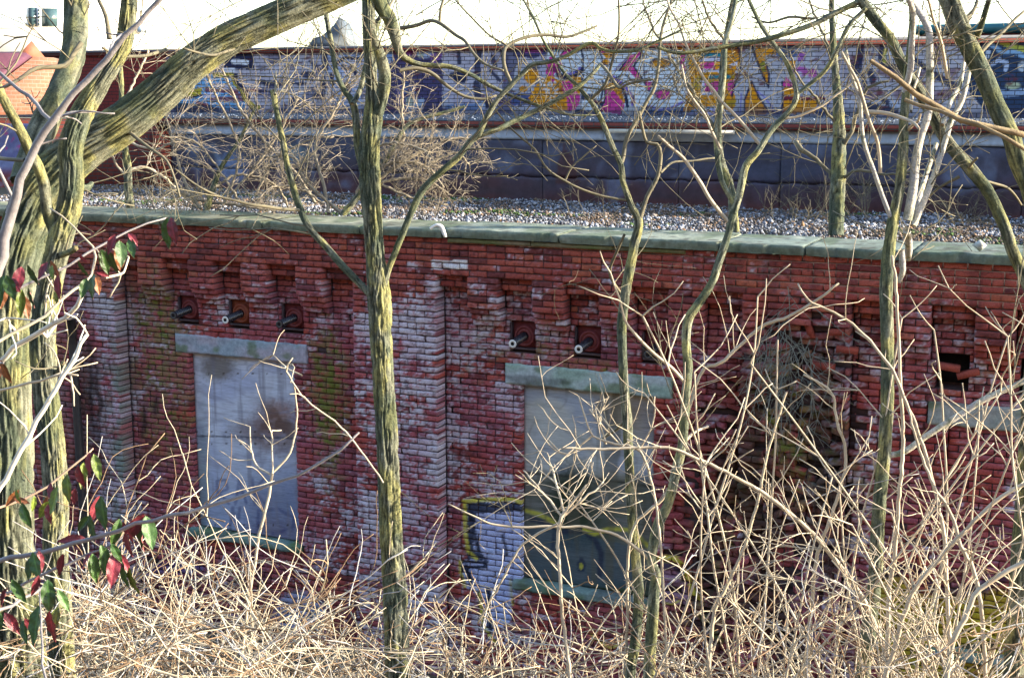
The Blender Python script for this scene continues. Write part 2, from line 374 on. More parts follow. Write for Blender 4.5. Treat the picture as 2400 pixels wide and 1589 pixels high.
    # paint
    Yl, Bk, Lv = (.60, .50, .06), (.018, .022, .045), (.46, .50, .74)
    p = Paint(px, py, c, 2.257, 1050, 1150, 2.)
    dw = p.c
    p.P((95, 55), (360, 50), (430, 90), (440, 500), (340, 560), (330, 700), (200, 745), (185, 560), (75, 500), (60, 380), (110, 360), (85, 230), col=Lv, a=.88)
    p.P((95, 60), (370, 62), (430, 120), (340, 110), (150, 120), (130, 300), (190, 370), (100, 360), (95, 230), col=Bk, a=.92)
    p.L((70, 375), (190, 378), (200, 400), (110, 405), w=16, col=Bk); p.L((95, 400), (120, 480), w=24, col=Bk)
    p.L((120, 110), (140, 220), (165, 330), (205, 375), w=22, col=Bk, a=.9)
    p.L((285, 235), (305, 290), (310, 340), w=14, col=Bk, a=.9)
    p.L((215, 520), (215, 640), (225, 740), w=22, col=Bk); p.L((360, 520), (420, 500), w=26, col=Bk, a=.7)
    p.L((80, 56), (200, 46), (350, 46), (425, 80), w=22, col=Yl, a=.9); p.L((88, 56), (92, 230), (108, 320), (150, 360), w=20, col=Yl, a=.9); p.L((62, 372), (70, 440), (90, 505), w=18, col=Yl, a=.9)
    p.L((165, 540), (185, 700), (215, 760), (250, 800), w=16, col=Yl, a=.9); p.L((330, 470), (340, 600), w=14, col=Yl, a=.6)
    p.P((1110, 390), (1210, 400), (1250, 470), (1280, 600), (1110, 600), col=(.34, .20, .28), a=.7)
    p.L((1110, 395), (1190, 395), (1235, 430), w=30, col=Bk, a=.85); p.L((1115, 355), (1190, 355), (1245, 395), (1270, 460), (1300, 540), (1335, 590), w=22, col=Yl, a=.95)
    p.L((1140, 590), (1180, 600), (1230, 580), w=10, col=Yl, a=.8)
    p.L((760, 760), (800, 800), (860, 830), (930, 800), w=14, col=Yl, a=.7)
    p.s, p.ox, p.oy = 1., 0., 0.
    p.E(2200, 1500, 150, 110, col=(.42, .31, .02), a=.92); p.E(2090, 1440, 60, 90, col=(.42, .31, .02), a=.9); p.E(2340, 1470, 70, 90, col=(.42, .31, .02), a=.85); p.E(2380, 1560, 90, 60, col=(.42, .31, .02), a=.85)
    p.L((2040, 1350), (2140, 1330), (2200, 1390), (2290, 1380), (2400, 1330), w=26, col=Bk, a=.75); p.L((2150, 1470), (2230, 1520), (2330, 1510), w=14, col=Bk, a=.8); p.L((1990, 1340), (2000, 1440), w=26, col=(.35, .4, .5), a=.6)
    p.L((1640, 1440), (1690, 1500), w=16, col=(.14, .15, .02), a=.6)
    p.E(700, 1430, 60, 45, col=(.30, .42, .60), a=.6); p.E(410, 1330, 70, 16, col=(.05, .07, .22), a=.6)
    # two bricks washed white
    m = ((px > 1012) & (px < 1096) & (py > 610) & (py < 632)); p.c = mixc(p.c, (.72, .68, .70), m * (.5 + .5 * sstep(.3, .5, fbm(x * 20, z * 30))))
    return p.c
groups = {}
wd = BR[:, 1] - BR[:, 0]; nxs = np.clip(np.round(wd / .021), 2, 11).astype(int)
Vs, Fs, Cs, off = [], [], [], 0
for nx in np.unique(nxs):
    b = BR[nxs == nx]; M = len(b); nz = 4
    u, v = np.meshgrid(np.linspace(0, 1, nx + 1), np.linspace(0, 1, nz + 1), indexing='ij'); u, v = u.ravel(), v.ravel()
    ed = ((u == 0) | (u == 1) | (v == 0) | (v == 1)); cor = ((u == 0) | (u == 1)) & ((v == 0) | (v == 1))
    X = b[:, [0]] + (b[:, [1]] - b[:, [0]]) * u; Z = b[:, [2]] + (b[:, [3]] - b[:, [2]]) * v
    sk = rng.normal(0, .006, (M, 1)) * (u - .5) * 2; tz = rng.normal(0, .0022, (M, 1)) * (u - .5) * 2 * (1 + 6 * (b[:, [6]] > .4))
    Y = b[:, [4]] + .005 * ed + .004 * cor + (vn(X * 38, Z * 38, b[:, [4]] * 10) - .5) * .009 + sk * (1 + 3 * b[:, [6]])
    Z = Z + tz + (vn(X * 30 + 50, Z * 30) - .5) * .004 * ed
    per = [i * (nz + 1) for i in range(nx + 1)] + [nx * (nz + 1) + j for j in range(1, nz + 1)] + [i * (nz + 1) + nz for i in range(nx - 1, -1, -1)] + [j for j in range(nz - 1, 0, -1)]
    front = np.stack([X, Y, Z], -1); back = front[:, per].copy(); back[..., 1] = b[:, [4]] + b[:, [5]]
    V = np.concatenate([front, back], 1); nv = V.shape[1]; nf = (nx + 1) * (nz + 1)
    f = [[i * (nz + 1) + j, (i + 1) * (nz + 1) + j, (i + 1) * (nz + 1) + j + 1, i * (nz + 1) + j + 1] for i in range(nx) for j in range(nz)]
    L = len(per); f += [[per[(q + 1) % L], per[q], nf + q, nf + (q + 1) % L] for q in range(L)]
    Fs.append((np.array(f)[None] + (np.arange(M) * nv)[:, None, None] + off).reshape(-1, 4)); off += M * nv
    V = V.reshape(-1, 3); rb = np.repeat(rng.random((M, 3)), nv, 0); dm = np.repeat(b[:, 6], nv)
    Vs.append(V); Cs.append(wall_colour(V, rb, dm))
mk('brickwork', np.concatenate(Vs), Fs, M_BRICK, building, col=np.concatenate(Cs))
MO.build('mortar_bed', M_MORT, building)
# corner mass behind the skin, closes the wall from other views
cm = MB(); cm.box(X0 + .01, X1 - .01, .63, .80, -.6, 5.495); cm.box(X0 + .02, X1 - .02, .80, 5.3, -.6, 5.42)
cm.build('wall_core', M_MORT, building)

def grid_slab(x0, x1, z0, z1, y, th, res, colf, name, m, parent, bulge=.004, tilt=0., rough=3.):
    """slab with a finely gridded front face carrying its own colour"""
    nx = max(2, int((x1 - x0) / res)); nz = max(2, int((z1 - z0) / res))
    u, v = np.meshgrid(np.linspace(0, 1, nx + 1), np.linspace(0, 1, nz + 1), indexing='ij'); u, v = u.ravel(), v.ravel()
    ed = ((u == 0) | (u == 1) | (v == 0) | (v == 1))
    X = x0 + (x1 - x0) * u; Z = z0 + (z1 - z0) * v
    Y = y + (fbm(X * rough, Z * rough, y * 7) - .5) * bulge * 2 + ed * .006; e = ed * (vn(X * 14, Z * 14, 9.) - .5) * bulge * 2
    Z = Z + tilt * (u - .5) + e
    V = np.stack([X, Y, Z], -1); per = [i * (nz + 1) for i in range(nx + 1)] + [nx * (nz + 1) + j for j in range(1, nz + 1)] + [i * (nz + 1) + nz for i in range(nx - 1, -1, -1)] + [j for j in range(nz - 1, 0, -1)]
    B = V[per].copy(); B[:, 1] = y + th; nf = len(V); L = len(per)
    i, j = np.meshgrid(np.arange(nx), np.arange(nz), indexing='ij'); i, j = i.ravel(), j.ravel()
    F = np.stack([i * (nz + 1) + j, (i + 1) * (nz + 1) + j, (i + 1) * (nz + 1) + j + 1, i * (nz + 1) + j + 1], -1)
    per = np.array(per); q = np.arange(L); F2 = np.stack([per[(q + 1) % L], per[q], nf + q, nf + (q + 1) % L], -1)
    V = np.vstack([V, B]); return mk(name, V, [F, F2, [list(range(nf + L - 1, nf - 1, -1))]], m, parent, col=colf(V))
def stone_col(c1, c2, moss, sd):
    def f(V):
        n = fbm(V[:, 0] * 3 + sd, V[:, 2] * 5, V[:, 1] * 3 + sd, 4); c = mixc(np.tile(c1, (len(V), 1)), c2, sstep(.35, .65, n))
        c = mixc(c, (.10, .15, .04), sstep(.62 - moss, .85 - moss, fbm(V[:, 0] * 6 + sd * 3, V[:, 2] * 9, sd)) * .7)
        return mixc(c, (.06, .05, .05), sstep(.62, .8, fbm(V[:, 0] * 2.2 + 31 + sd, V[:, 2] * 7, 2.)) * .55)
    return f
def board_col(i):
    def f(V):
        px, py = proj(V); x, z = V[:, 0], V[:, 2]; n = fbm(x * 2.5, z * 2.5, i * 5.)
        if i == 0:
            c = mixc(np.tile([.44, .46, .60], (len(V), 1)), (.56, .57, .66), sstep(.35, .6, n))
            c = mixc(c, (.22, .26, .42), sstep(1010, 1250, py) * .75)
            p = Paint(px, py, c, 1, 0, 0, 8)
            p.E(510, 862, 40, 30, col=(.12, .08, .03), a=.75, soft=.5); p.E(645, 1000, 60, 50, col=(.20, .09, .06), a=.75, soft=.6); p.E(590, 1010, 50, 25, col=(.16, .10, .10), a=.6, soft=.6); p.E(650, 960, 35, 22, col=(.25, .10, .05), a=.5, soft=.6)
            p.E(640, 1200, 60, 90, col=(.08, .09, .17), a=.5, soft=.7); p.E(640, 1260, 80, 40, col=(.14, .08, .12), a=.5, soft=.6); p.E(475, 1130, 14, 160, col=(.10, .16, .12), a=.5, soft=.6)
            for dx in (447, 705): p.c = mixc(p.c, (.10, .12, .07), np.exp(-((px - dx - (py - 900) * .04) / 9) ** 2) * .7)
            Bk = (.035, .04, .14); p.soft = 2.5
            for l in (((512, 1175), (508, 1128), (528, 1124), (534, 1146), (512, 1154), (536, 1180)), ((552, 1180), (560, 1125), (578, 1178)), ((556, 1156), (572, 1156)), ((592, 1124), (597, 1180)), ((594, 1150), (618, 1122)), ((594, 1150), (622, 1180)), ((540, 1240), (545, 1190), (556, 1236), (562, 1190)), ((604, 1240), (606, 1196), (650, 1192), (688, 1212), (686, 1238), (640, 1250), (604, 1240))):
                p.L(*l, w=7, col=Bk, a=.55)
            p.c = mixc(p.c, (.20, .18, .22), sstep(.54, .70, fbm(x * 13, z * 1.1, 21.)) * .55); g = np.abs(vn(x * 2.2 + vn(x * 4, z * 4), z * 13 + 3 * vn(x * 2.5, z * 2)) - .5); p.c = mixc(p.c, (.26, .25, .33), sstep(.10, .0, g) * .5)
            p.c = mixc(p.c, (.13, .065, .045), sstep(.46, .62, fbm(x * 6, z * 7, 9.)) * np.exp(-(((px - 650) / 55) ** 2 + ((py - 1000) / 60) ** 2)) * .9); p.soft = 1.2
            p.L((440, 1021), (720, 1028), w=4, col=(.06, .06, .08), a=.85)
            for nx_ in range(455, 700, 34):
                for ny_ in (876, 1012, 1040, 1230): p.E(nx_ + (ny_ - 850) * .04, ny_, 2.2, 2.2, col=(.05, .03, .02), a=.9)
            return p.c
        if i == 1:
            c = mixc(np.tile([.34, .36, .42], (len(V), 1)), (.46, .45, .42), sstep(.35, .6, n))
            c = mixc(c, (.085, .085, .06), sstep(1095, 1135, py + 20 * (n - .5)) * .9); c = mixc(c, (.20, .19, .18), sstep(.52, .64, fbm(x * 2, z * 22, 4.)) * sstep(1100, 1130, py) * .6); c = mixc(c, (.025, .035, .03), sstep(1290, 1400, py) * .6)
            g = np.abs(vn(x * 3 + 2 * vn(x * 3, z * 3), z * 9 + 3 * vn(x * 2, z * 2)) - .5); c = mixc(c, (.16, .13, .09), sstep(.12, .0, g) * .35)
            p = Paint(px, py, c, 1, 0, 0, 5)
            p.E(1340, 1185, 55, 95, col=(.018, .028, .012), a=.95, soft=.5); p.E(1400, 1240, 50, 40, col=(.03, .045, .02), a=.6, soft=.5); p.E(1450, 960, 60, 40, col=(.22, .15, .08), a=.6, soft=.6); p.E(1500, 980, 60, 60, col=(.22, .15, .09), a=.5, soft=.6); p.E(1400, 1390, 130, 26, col=(.03, .05, .01), a=.8, soft=.6)
            p.s, p.ox, p.oy = 2.257, 1050, 1150; p.soft = 3.
            Yl, Bk = (.52, .46, .05), (.02, .025, .05)
            p.P((430, 190), (600, 210), (760, 240), (1000, 300), (1040, 520), (430, 500), col=(.05, .085, .12), a=.55)
            p.L((440, 150), (520, 168), (600, 215), (720, 210), (780, 265), (812, 330), (800, 450), w=30, col=Bk, a=.85); p.L((560, 230), (550, 330), w=18, col=Bk, a=.7); p.E(705, 395, 22, 40, col=Bk, a=.8); p.E(705, 398, 9, 18, col=Yl, a=.8)
            p.L((415, 105), (480, 122), (560, 165), (590, 200), w=22, col=Yl, a=.85); p.L((720, 205), (775, 228), (850, 200), (950, 205), (1010, 240), (1065, 300), w=20, col=Yl, a=.85)
            p.s, p.ox, p.oy = 1, 0, 0; p.L((1230, 1108), (1400, 1122), (1555, 1145), w=6, col=(.03, .03, .02), a=.9)
            p.c = mixc(p.c, (.10, .09, .06), sstep(.54, .68, fbm(x * 11, z * 1.2, 33.)) * .6); p.c = mixc(p.c, (.07, .09, .03), np.exp(-((px - 1545) / 12) ** 2) * .8)
            return p.c
        return mixc(np.tile([.22, .23, .20], (len(V), 1)), (.32, .31, .28), n)
    return f
lab_l = {0: 'pale grey blue stone lintel', 1: 'mint green stone lintel with rough lower edge', 2: 'grey stone lintel behind the right thicket'}
for i in (-1, 0, 1, 2):
    c = centre(i); j = max(i, 0)
    cc = {0: ((.30, .36, .42), (.40, .36, .42)), 1: ((.30, .40, .34), (.42, .47, .48)), 2: ((.26, .28, .26), (.34, .34, .32))}[j]
    o = grid_slab(c - .93, c + .93, 3.935, 4.158, .188, .2, .02, stone_col(cc[0], cc[1], .05 + .08 * (j == 1), i + 3.), 'lintel', M_STONE, building, bulge=.008)
    if i >= 0: o['label'] = lab_l[i]
    o = grid_slab(c - .82, c + .79, 1.64, 1.733, .13, .3, .02, stone_col((.12, .19, .16), (.22, .28, .26), .14, i + 9.), 'window_sill', M_STONE, building, bulge=.01)
    if i == 2: continue
    o = grid_slab(c - .745, c + .742, 1.74, 3.93, .275, .03, .016, board_col(i if i >= 0 else 2), 'window_board', M_WOOD, building, bulge=.003)
    if i == 0: o['label'] = 'pale weathered plywood sheet with a brown stain and faint blue letters'
    if i == 1: o['label'] = 'darker plywood sheet with moss and yellow and black spray paint'
# coping stones
caps = [-16.3, -14.2, -12.4, -10.05, -8.62, -7.35, -6.35, -5.02, -4.25, -3.35, -2.52, -1.55, -.55, .5, 1.6, 3.2]
capc = [(.29, .27, .17), (.24, .24, .17), (.21, .23, .18), (.20, .24, .20)]
for n, (a, b) in enumerate(zip(caps[:-1], caps[1:])):
    nx = int((b - a) / .022) + 2; ny = 22; g = .011
    u, v = np.meshgrid(np.linspace(a + g, b - g, nx), np.linspace(-.06, .84, ny), indexing='ij'); X, Y = u.ravel(), v.ravel()
    dz = rnd.gauss(0, .004); chip = sstep(.58, .75, fbm(X * 7, Y * 5 + n)) * (Y < -.02) * .04
    Z = 5.592 + dz + (fbm(X * 6, Y * 6, n) - .5) * .012 - .006 * ((X < a + g + .001) | (X > b - g - .001)) - .006 * (Y < -.055)
    Yt = Y + chip + (vn(X * 12, n * 3. + Z * 0) - .5) * .012 * (Y < -.05)
    top = np.stack([X, Yt, Z], -1); fr = top.reshape(nx, ny, 3)[:, 0]
    rows = []
    for kk, (zz, yy) in enumerate(((.03, -.004), (.06, .0), (.09, .006))):
        r = fr.copy(); r[:, 2] = 5.592 + dz - zz + (vn(r[:, 0] * 9, kk * 3.) - .5) * .006; r[:, 1] += yy + (fbm(r[:, 0] * 15, kk * 2., n) - .5) * .016; rows.append(r)
    V = np.vstack([top] + rows); N0 = nx * ny
    i, j = np.meshgrid(np.arange(nx - 1), np.arange(ny - 1), indexing='ij'); i, j = i.ravel(), j.ravel()
    F = [np.stack([i * ny + j, (i + 1) * ny + j, (i + 1) * ny + j + 1, i * ny + j + 1], -1)]
    i = np.arange(nx - 1); prev = i * ny; prevn = (i + 1) * ny
    for kk in range(3):
        cur = N0 + kk * nx + i; F.append(np.stack([cur, cur + 1, prevn, prev], -1)); prev, prevn = cur, cur + 1
    # underside, ends and back
    bb = len(V); V = np.vstack([V, [[a + g, .84, 5.5 + dz], [b - g, .84, 5.5 + dz], [a + g, -.05, 5.5 + dz], [b - g, -.05, 5.5 + dz]]])
    F += [[[N0 + 2 * nx, bb, bb + 1, N0 + 3 * nx - 1]], [[bb, ny - 1, N0 - 1, bb + 1]], [[bb, bb + 2, 0, ny - 1]], [[bb + 3, bb + 1, N0 - 1, (nx - 1) * ny]]]
    t = min(3, max(0, (a + 11) / 2.3)); cA = np.array(capc[int(t)]) * rnd.uniform(.78, 1.15)
    nn = fbm(V[:, 0] * 2.5, V[:, 1] * 5, n * 2., 4); c = mixc(np.tile(cA, (len(V), 1)), cA * .62, sstep(.35, .7, nn)); c = mixc(c, (.38, .38, .32), sstep(.64, .8, fbm(V[:, 0] * 8, V[:, 1] * 9, V[:, 2] * 9)) * .7)
    c = mixc(c, (.07, .10, .05), sstep(.46, .64, fbm(V[:, 0] * 5 + 9, V[:, 1] * 3, V[:, 2] * 12)) * .65); c = mixc(c, (.05, .045, .035), sstep(.60, .70, fbm(V[:, 0] * 11 + 3, V[:, 1] * 11, 2.)) * .7); c = mixc(c, (.14, .16, .11), sstep(-.02, -.05, V[:, 1]) * .6)
    mk('coping_stone', V, F, M_STONE, building, col=c)
for a, b in ((-6.3, -5.35), (-5.34, -4.45), (-4.44, -3.7)):
    grid_slab(a, b, 5.452, 5.497, -.035, .1, .03, stone_col((.13, .13, .05), (.20, .15, .09), .1, a), 'bedding_slab', M_STONE, building)
# drain pipe on the left pilaster
def lathe(prof, S=24, cap=True):
    V = []; prof = np.array(prof); th = np.linspace(0, 2 * np.pi, S, endpoint=False)
    V = np.stack([prof[:, [0]] * np.cos(th), np.repeat(prof[:, [1]], S, 1), prof[:, [0]] * np.sin(th)], -1).reshape(-1, 3)
    return V, [tubefaces(len(prof), S)]
dp = ony(180, 900, -.05); th = np.linspace(0, 2 * np.pi, 17)[:-1]
zz = np.linspace(-.2, 4.28, 12); V = np.stack([dp[0] + .052 * np.cos(th)[None] + 0 * zz[:, None], -.075 + .052 * np.sin(th)[None] + 0 * zz[:, None], zz[:, None] + 0 * th[None]], -1).reshape(-1, 3)
dpo = mk('drain_pipe', V, [tubefaces(12, 16)[:, ::-1], [list(range(11 * 16, 12 * 16))]], M_DARKMETAL, building, smooth=False)
st = MB()
for z in (.9, 2.4, 3.7): st.box(dp[0] - .075, dp[0] + .075, -.13, .0, z, z + .04)
st.build('pipe_bracket', M_DARKMETAL, dpo)
# ceramic bushings in the square holes
blabels = {(0, -1): 'dark ribbed bushing, left of the first row', (0, 0): 'ribbed bushing with white end in an orange rusted plate', (0, 1): 'dark ribbed bushing, right of the first row',
           (1, -1): 'white ended ribbed bushing nearest the central pilaster', (1, 0): 'white ended ribbed bushing above the green lintel', (1, 1): 'dark ended ribbed bushing behind the thin trunk'}
for i in (0, 1):
    for kx in (-1, 0, 1):
        x = centre(i) + .005 + kx * .74; z = HZ
        pl = MB(); pl.box(x - .15, x + .16, .262, .30, z - .15, z + .15)
        lin = MB(); lin.box(x - .143, x - .128, .212, .261, z - .14, z + .14); lin.box(x - .128, x + .150, .20, .261, z - .145, z - .125)
        lin.build('hole_lining', M_MORT, building)
        fm = M_FLANGE2 if (i == 0 and kx == 0) else M_FLANGE
        po = pl.build('bushing_plate', fm, building); po['label'] = blabels[(i, kx)]
        V, F = lathe([(.0, .30), (.05, .30), (.055, .285), (.07, .285), (.075, .30), (.088, .30), (.092, .285), (.105, .285), (.112, .30), (.118, .31), (.12, .33)], 36)
        V += [x + .012, -.07, z]; mk('flange', V, F, fm, po)
        pr = [(.045, .30)]; y = .28
        for q in range(9): pr += [(.046, y), (.046, y - .012), (.036, y - .016), (.036, y - .024)]; y -= .030
        pr += [(.044, y), (.044, y - .02)]; ye = y - .02
        V, F = lathe(pr, 28); tl = -.12; V[:, 2] += (V[:, 1] - .3) * .10; V += [x + .012, -.07, z]
        tb = mk('ribbed_tube', V, F, M_CERAMIC, po)
        V, F = lathe([(.044, ye), (.0435, ye - .003), (.020, ye - .003), (.018, ye + .03), (.0, ye + .03)], 28); V[:, 2] += (V[:, 1] - .3) * .10; V += [x + .012, -.07, z]
        white = (i, kx) in ((0, 0), (1, -1), (1, 0))
        mk('end_face', V, F, M_ENDW if white else M_DARKMETAL, tb)
        V, F = lathe([(.019, ye - .004), (.0, ye - .0045)], 20); V[:, 2] += (V[:, 1] - .3) * .10; V += [x + .012, -.07, z]; mk('bore_shade_disc', V, F, M_BLACK, tb)  # last disc is black and covers the recess, painting the shade inside the tube
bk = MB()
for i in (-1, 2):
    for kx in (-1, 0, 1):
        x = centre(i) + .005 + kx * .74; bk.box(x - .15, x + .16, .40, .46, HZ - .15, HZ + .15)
bk.build('hole_shade_plate', M_BLACK, building)  # black plates put the darkness of the open holes into colour
# broken loose bricks in the right hand hole and in the ruined pilaster
def rotbox(mb, cx, cy, cz, l, d, h, rz, ry):
    def Mx(V):
        V = V - [cx, cy, cz]; c, s = math.cos(ry), math.sin(ry); V = np.stack([V[:, 0] * c + V[:, 2] * s, V[:, 1], -V[:, 0] * s + V[:, 2] * c], -1)
        c, s = math.cos(rz), math.sin(rz); return np.stack([V[:, 0] * c - V[:, 1] * s, V[:, 0] * s + V[:, 1] * c, V[:, 2]], -1) + [cx, cy, cz]
    mb.box(cx - l / 2, cx + l / 2, cy - d / 2, cy + d / 2, cz - h / 2, cz + h / 2, Mx)
for px, py, ry in ((2222, 862, .12), (2268, 878, -.3), (1895, 770, 1.2), (1965, 778, -.08), (1985, 820, .05), (1930, 858, .02), (1775, 706, .06), (1950, 746, -.25)):
    lb = MB(); q = ony(px, py, .03); rotbox(lb, q[0], .03 + rnd.random() * .06, q[2], .2, .1, .058, rnd.uniform(-.3, .3), ry)
    lb.build('loose_brick', M_BRICK, building, col=np.tile([.30, .06, .04], (8, 1)))
# ------------------------------------------------------------------ gravel roof
deck = MB(); deck.box(X0, X1 + 12, .86, 5.0, 5.43, 5.515); deck.build('roof_deck', M_LITTER, building)
N = 34000
gx = rng.uniform(X0 + 1.5, 3.5, N); gy = rng.uniform(.80, 4.5, N); s = rng.uniform(.008, .021, N) * (1 + .7 * (rng.random(N) > .93))
oc = np.array([[1, 0, 0], [-1, 0, 0], [0, 1, 0], [0, -1, 0], [0, 0, .8], [0, 0, -.8]], float)
V = oc[None] * s[:, None, None] * rng.uniform(.6, 1.4, (N, 6, 1)) * rng.uniform(.6, 1.5, (N, 1, 3)); an = rng.uniform(0, 6.28, N); ca, sa = np.cos(an)[:, None], np.sin(an)[:, None]
V = np.stack([V[..., 0] * ca - V[..., 1] * sa, V[..., 0] * sa + V[..., 1] * ca, V[..., 2]], -1) + np.stack([gx, gy, 5.52 + rng.random(N) * .03 + (fbm(gx, gy) - .4) * .05], -1)[:, None]
of = np.array([[0, 2, 4], [2, 1, 4], [1, 3, 4], [3, 0, 4], [2, 0, 5], [1, 2, 5], [3, 1, 5], [0, 3, 5]])
F = (of[None] + (np.arange(N) * 6)[:, None, None]).reshape(-1, 3)
kc = rng.random(N); c = np.tile([.20, .21, .25], (N, 1)) * rng.uniform(.6, 1.3, (N, 1)); c = mixc(c, (.44, .44, .48), (kc > .76) * 1.); c = mixc(c, (.07, .07, .085), (kc < .34) * 1.); c = mixc(c, (.26, .15, .08), (kc > .93) * 1.)
c = mixc(c, (.15, .10, .065), sstep(.48, .62, fbm(gx * 1.3, gy * 1.6)) * (rng.random(N) > .3) * .85); c = mixc(c, (.06, .11, .03), sstep(.66, .72, fbm(gx * 1.1 + 40, gy * 2)) * (rng.random(N) > .3))
tag(mk('gravel', V.reshape(-1, 3), [F], M_GRAV, col=np.repeat(c, 6, 0)), 'pale roof gravel strewn behind the stone coping', 'gravel', kind='stuff')

# ------------------------------------------------------------------ rusty clad block behind the gravel
YR = 4.5; zb = 5.45; zrt = float(ony(1476, 331, YR)[2]); zct = float(ony(1300, 300, YR)[2])
blk = empty('flat_roof_block', 'low roof block with dark rusty sheet cladding under a pale concrete band', 'building')
xs0 = float(ony(402, 400, YR)[0]); seams = [xs0] + [float(ony(p, 400, YR)[0]) for p in (620, 840, 1045, 1270, 1590, 1830, 2105, 2400)] + [2.2, 4.2, 6.5]
def rust_col(V):
    px, py = proj(V); x, z = V[:, 0], V[:, 2]; t = (z - zb) / (zrt - zb)
    c = mixc(np.tile([.050, .058, .105], (len(V), 1)), (.075, .030, .036), sstep(.75, .15, t + .5 * (fbm(x * 2, z * 2) - .5)))
    c = mixc(c, (.16, .045, .03), sstep(.16, .04, t) * .8); c = mixc(c, (.045, .035, .05), sstep(.5, .72, fbm(x * 1.5, z * 6, 4.)) * .6); c = mixc(c, (.16, .20, .32), sstep(.60, .8, fbm(x * 3 + 8, z * 3, 1.)) * .5)
    m = inpoly(px, py, [(1322, 340), (1345, 375), (1360, 430), (1300, 430), (1310, 375)]); c = mixc(c, (.07, .02, .02), m * .7); m = inpoly(px, py, [(1322, 352), (1333, 395), (1315, 400)]); c = mixc(c, (.03, .02, .03), m * .6)
    p = Paint(px, py, c, 1, 0, 0, 6); p.E(545, 395, 32, 34, col=(.16, .22, .38), a=.8, soft=.5); p.L((440, 350), (500, 345), (520, 390), w=10, col=(.25, .35, .5), a=.5); p.E(690, 360, 30, 16, col=(.2, .35, .4), a=.5, soft=.6)
    for pp in (460, 700, 730, 650): p.L((pp, 330), (pp + 4, 430), w=8, col=(.2, .27, .4), a=.35)
    return p.c
for a, b in zip(seams[:-1], seams[1:]):
    j = rnd.gauss(0, .006); zm = (zb + zrt) / 2 - .04
    grid_slab(a + .004, b - .004, zb, zm - .004, YR + .010 + j, .06, .035, rust_col, 'cladding_sheet', M_RUST, blk, bulge=.02, rough=1.3)
    grid_slab(a + .004, b - .004, zm, zrt, YR + j, .06, .035, rust_col, 'cladding_sheet', M_RUST, blk, bulge=.02, rough=1.3)
def band_col(V):
    t = (V[:, 2] - zrt) / (zct - zrt); c = mixc(np.tile([.40, .47, .58], (len(V), 1)), (.22, .25, .30), sstep(.25, .95, t + .4 * (fbm(V[:, 0] * 3, V[:, 2] * 12) - .5)))
    return mixc(c, (.08, .09, .1), sstep(.62, .75, fbm(V[:, 0] * 1.2, V[:, 2] * 3, 5.)) * .6)
bx = [xs0, -8.6, -6.2, -3.9, -1.6, .6, 3.2, 6.5]
for a, b in zip(bx[:-1], bx[1:]): grid_slab(a + .003, b - .003, zrt + .002, zct, YR - .03, .2, .03, band_col, 'concrete_band', M_CONC, blk, bulge=.003)
fa = MB(); fa.box(xs0 - .1, 6.6, YR - .09, YR + .2, zct + .002, zct + .075); fa.build('fascia', M_FARBRICK, blk)
zroof = zct + .095
rf = MB(); rf.box(-30, 14, YR - .06, 30, zct + .077, zroof); rf.build('roof_sheet', M_SLATE, blk)
core = MB(); core.box(xs0 + .05, 6.4, YR + .1, YR + 9, 5.3, zct + .07); core.build('block_core', M_BLACK, blk)
N = 4500; gx = rng.uniform(-16, 2, N); gy = YR - .04 + rng.random(N) ** 1.2 * 11; s = rng.uniform(.008, .017, N)
V = oc[None] * s[:, None, None] * rng.uniform(.6, 1.4, (N, 6, 1)) + np.stack([gx, gy, np.full(N, zroof + .008)], -1)[:, None]
F = (of[None] + (np.arange(N) * 6)[:, None, None]).reshape(-1, 3); kc = rng.random(N); c = mixc(np.tile([.05, .06, .09], (N, 1)), (.26, .30, .38), (kc > .75) * 1.)
tag(mk('roof_grit', V.reshape(-1, 3), [F], M_GRAV, col=np.repeat(c, 6, 0)), 'dark roof grit with white chips below the painted wall', 'gravel', kind='stuff')
# plank lying at the roof edge
q0, q1 = ony(1432, 308, YR - .12), ony(1722, 311, YR - .12)
pk = MB(); pk.box(q0[0], q1[0], YR - .22, YR - .1, q0[2] - .02, q0[2] + .03)
tag(pk.build('plank', M_BLEACH), 'long pale plank lying along the roof edge', 'plank')
# red brick stretch left of the cladding
lw = empty('side_brick_wall', 'dark red brick wall behind the mossy trunks at the left end of the cladding', 'wall')
m1 = MB(); m1.box(-30, xs0 - .25, YR - .02, YR + .3, 5.3, zct + .05); m1.build('brick_face', M_FARBRICK, lw)
m2 = MB(); m2.box(xs0 - .24, xs0 - .02, YR - .10, YR + .3, 5.3, zct - .1); m2.build('brick_pier', brick_mat('pier_brick', False, c1=(.36, .06, .03), mort=(.05, .03, .03)), lw)
def left_col(V):
    px, py = proj(V); c = mixc(np.tile([.16, .17, .36], (len(V), 1)), (.25, .05, .03), sstep(385, 420, py)); c = mixc(c, (.5, .04, .25), sstep(.62, .7, fbm(V[:, 0] * 8, V[:, 2] * 8)) * (py < 350)); return mixc(c, (.3, .35, .55), sstep(.5, .7, fbm(V[:, 0] * 3, V[:, 2] * 10)) * .5)
q0, q1 = ony(-60, 400, YR - .05), ony(84, 400, YR - .05)
grid_slab(q0[0], q1[0], 5.4, float(ony(40, 290, YR)[2]), YR - .08, .05, .04, left_col, 'violet_panel', M_CONC, lw)

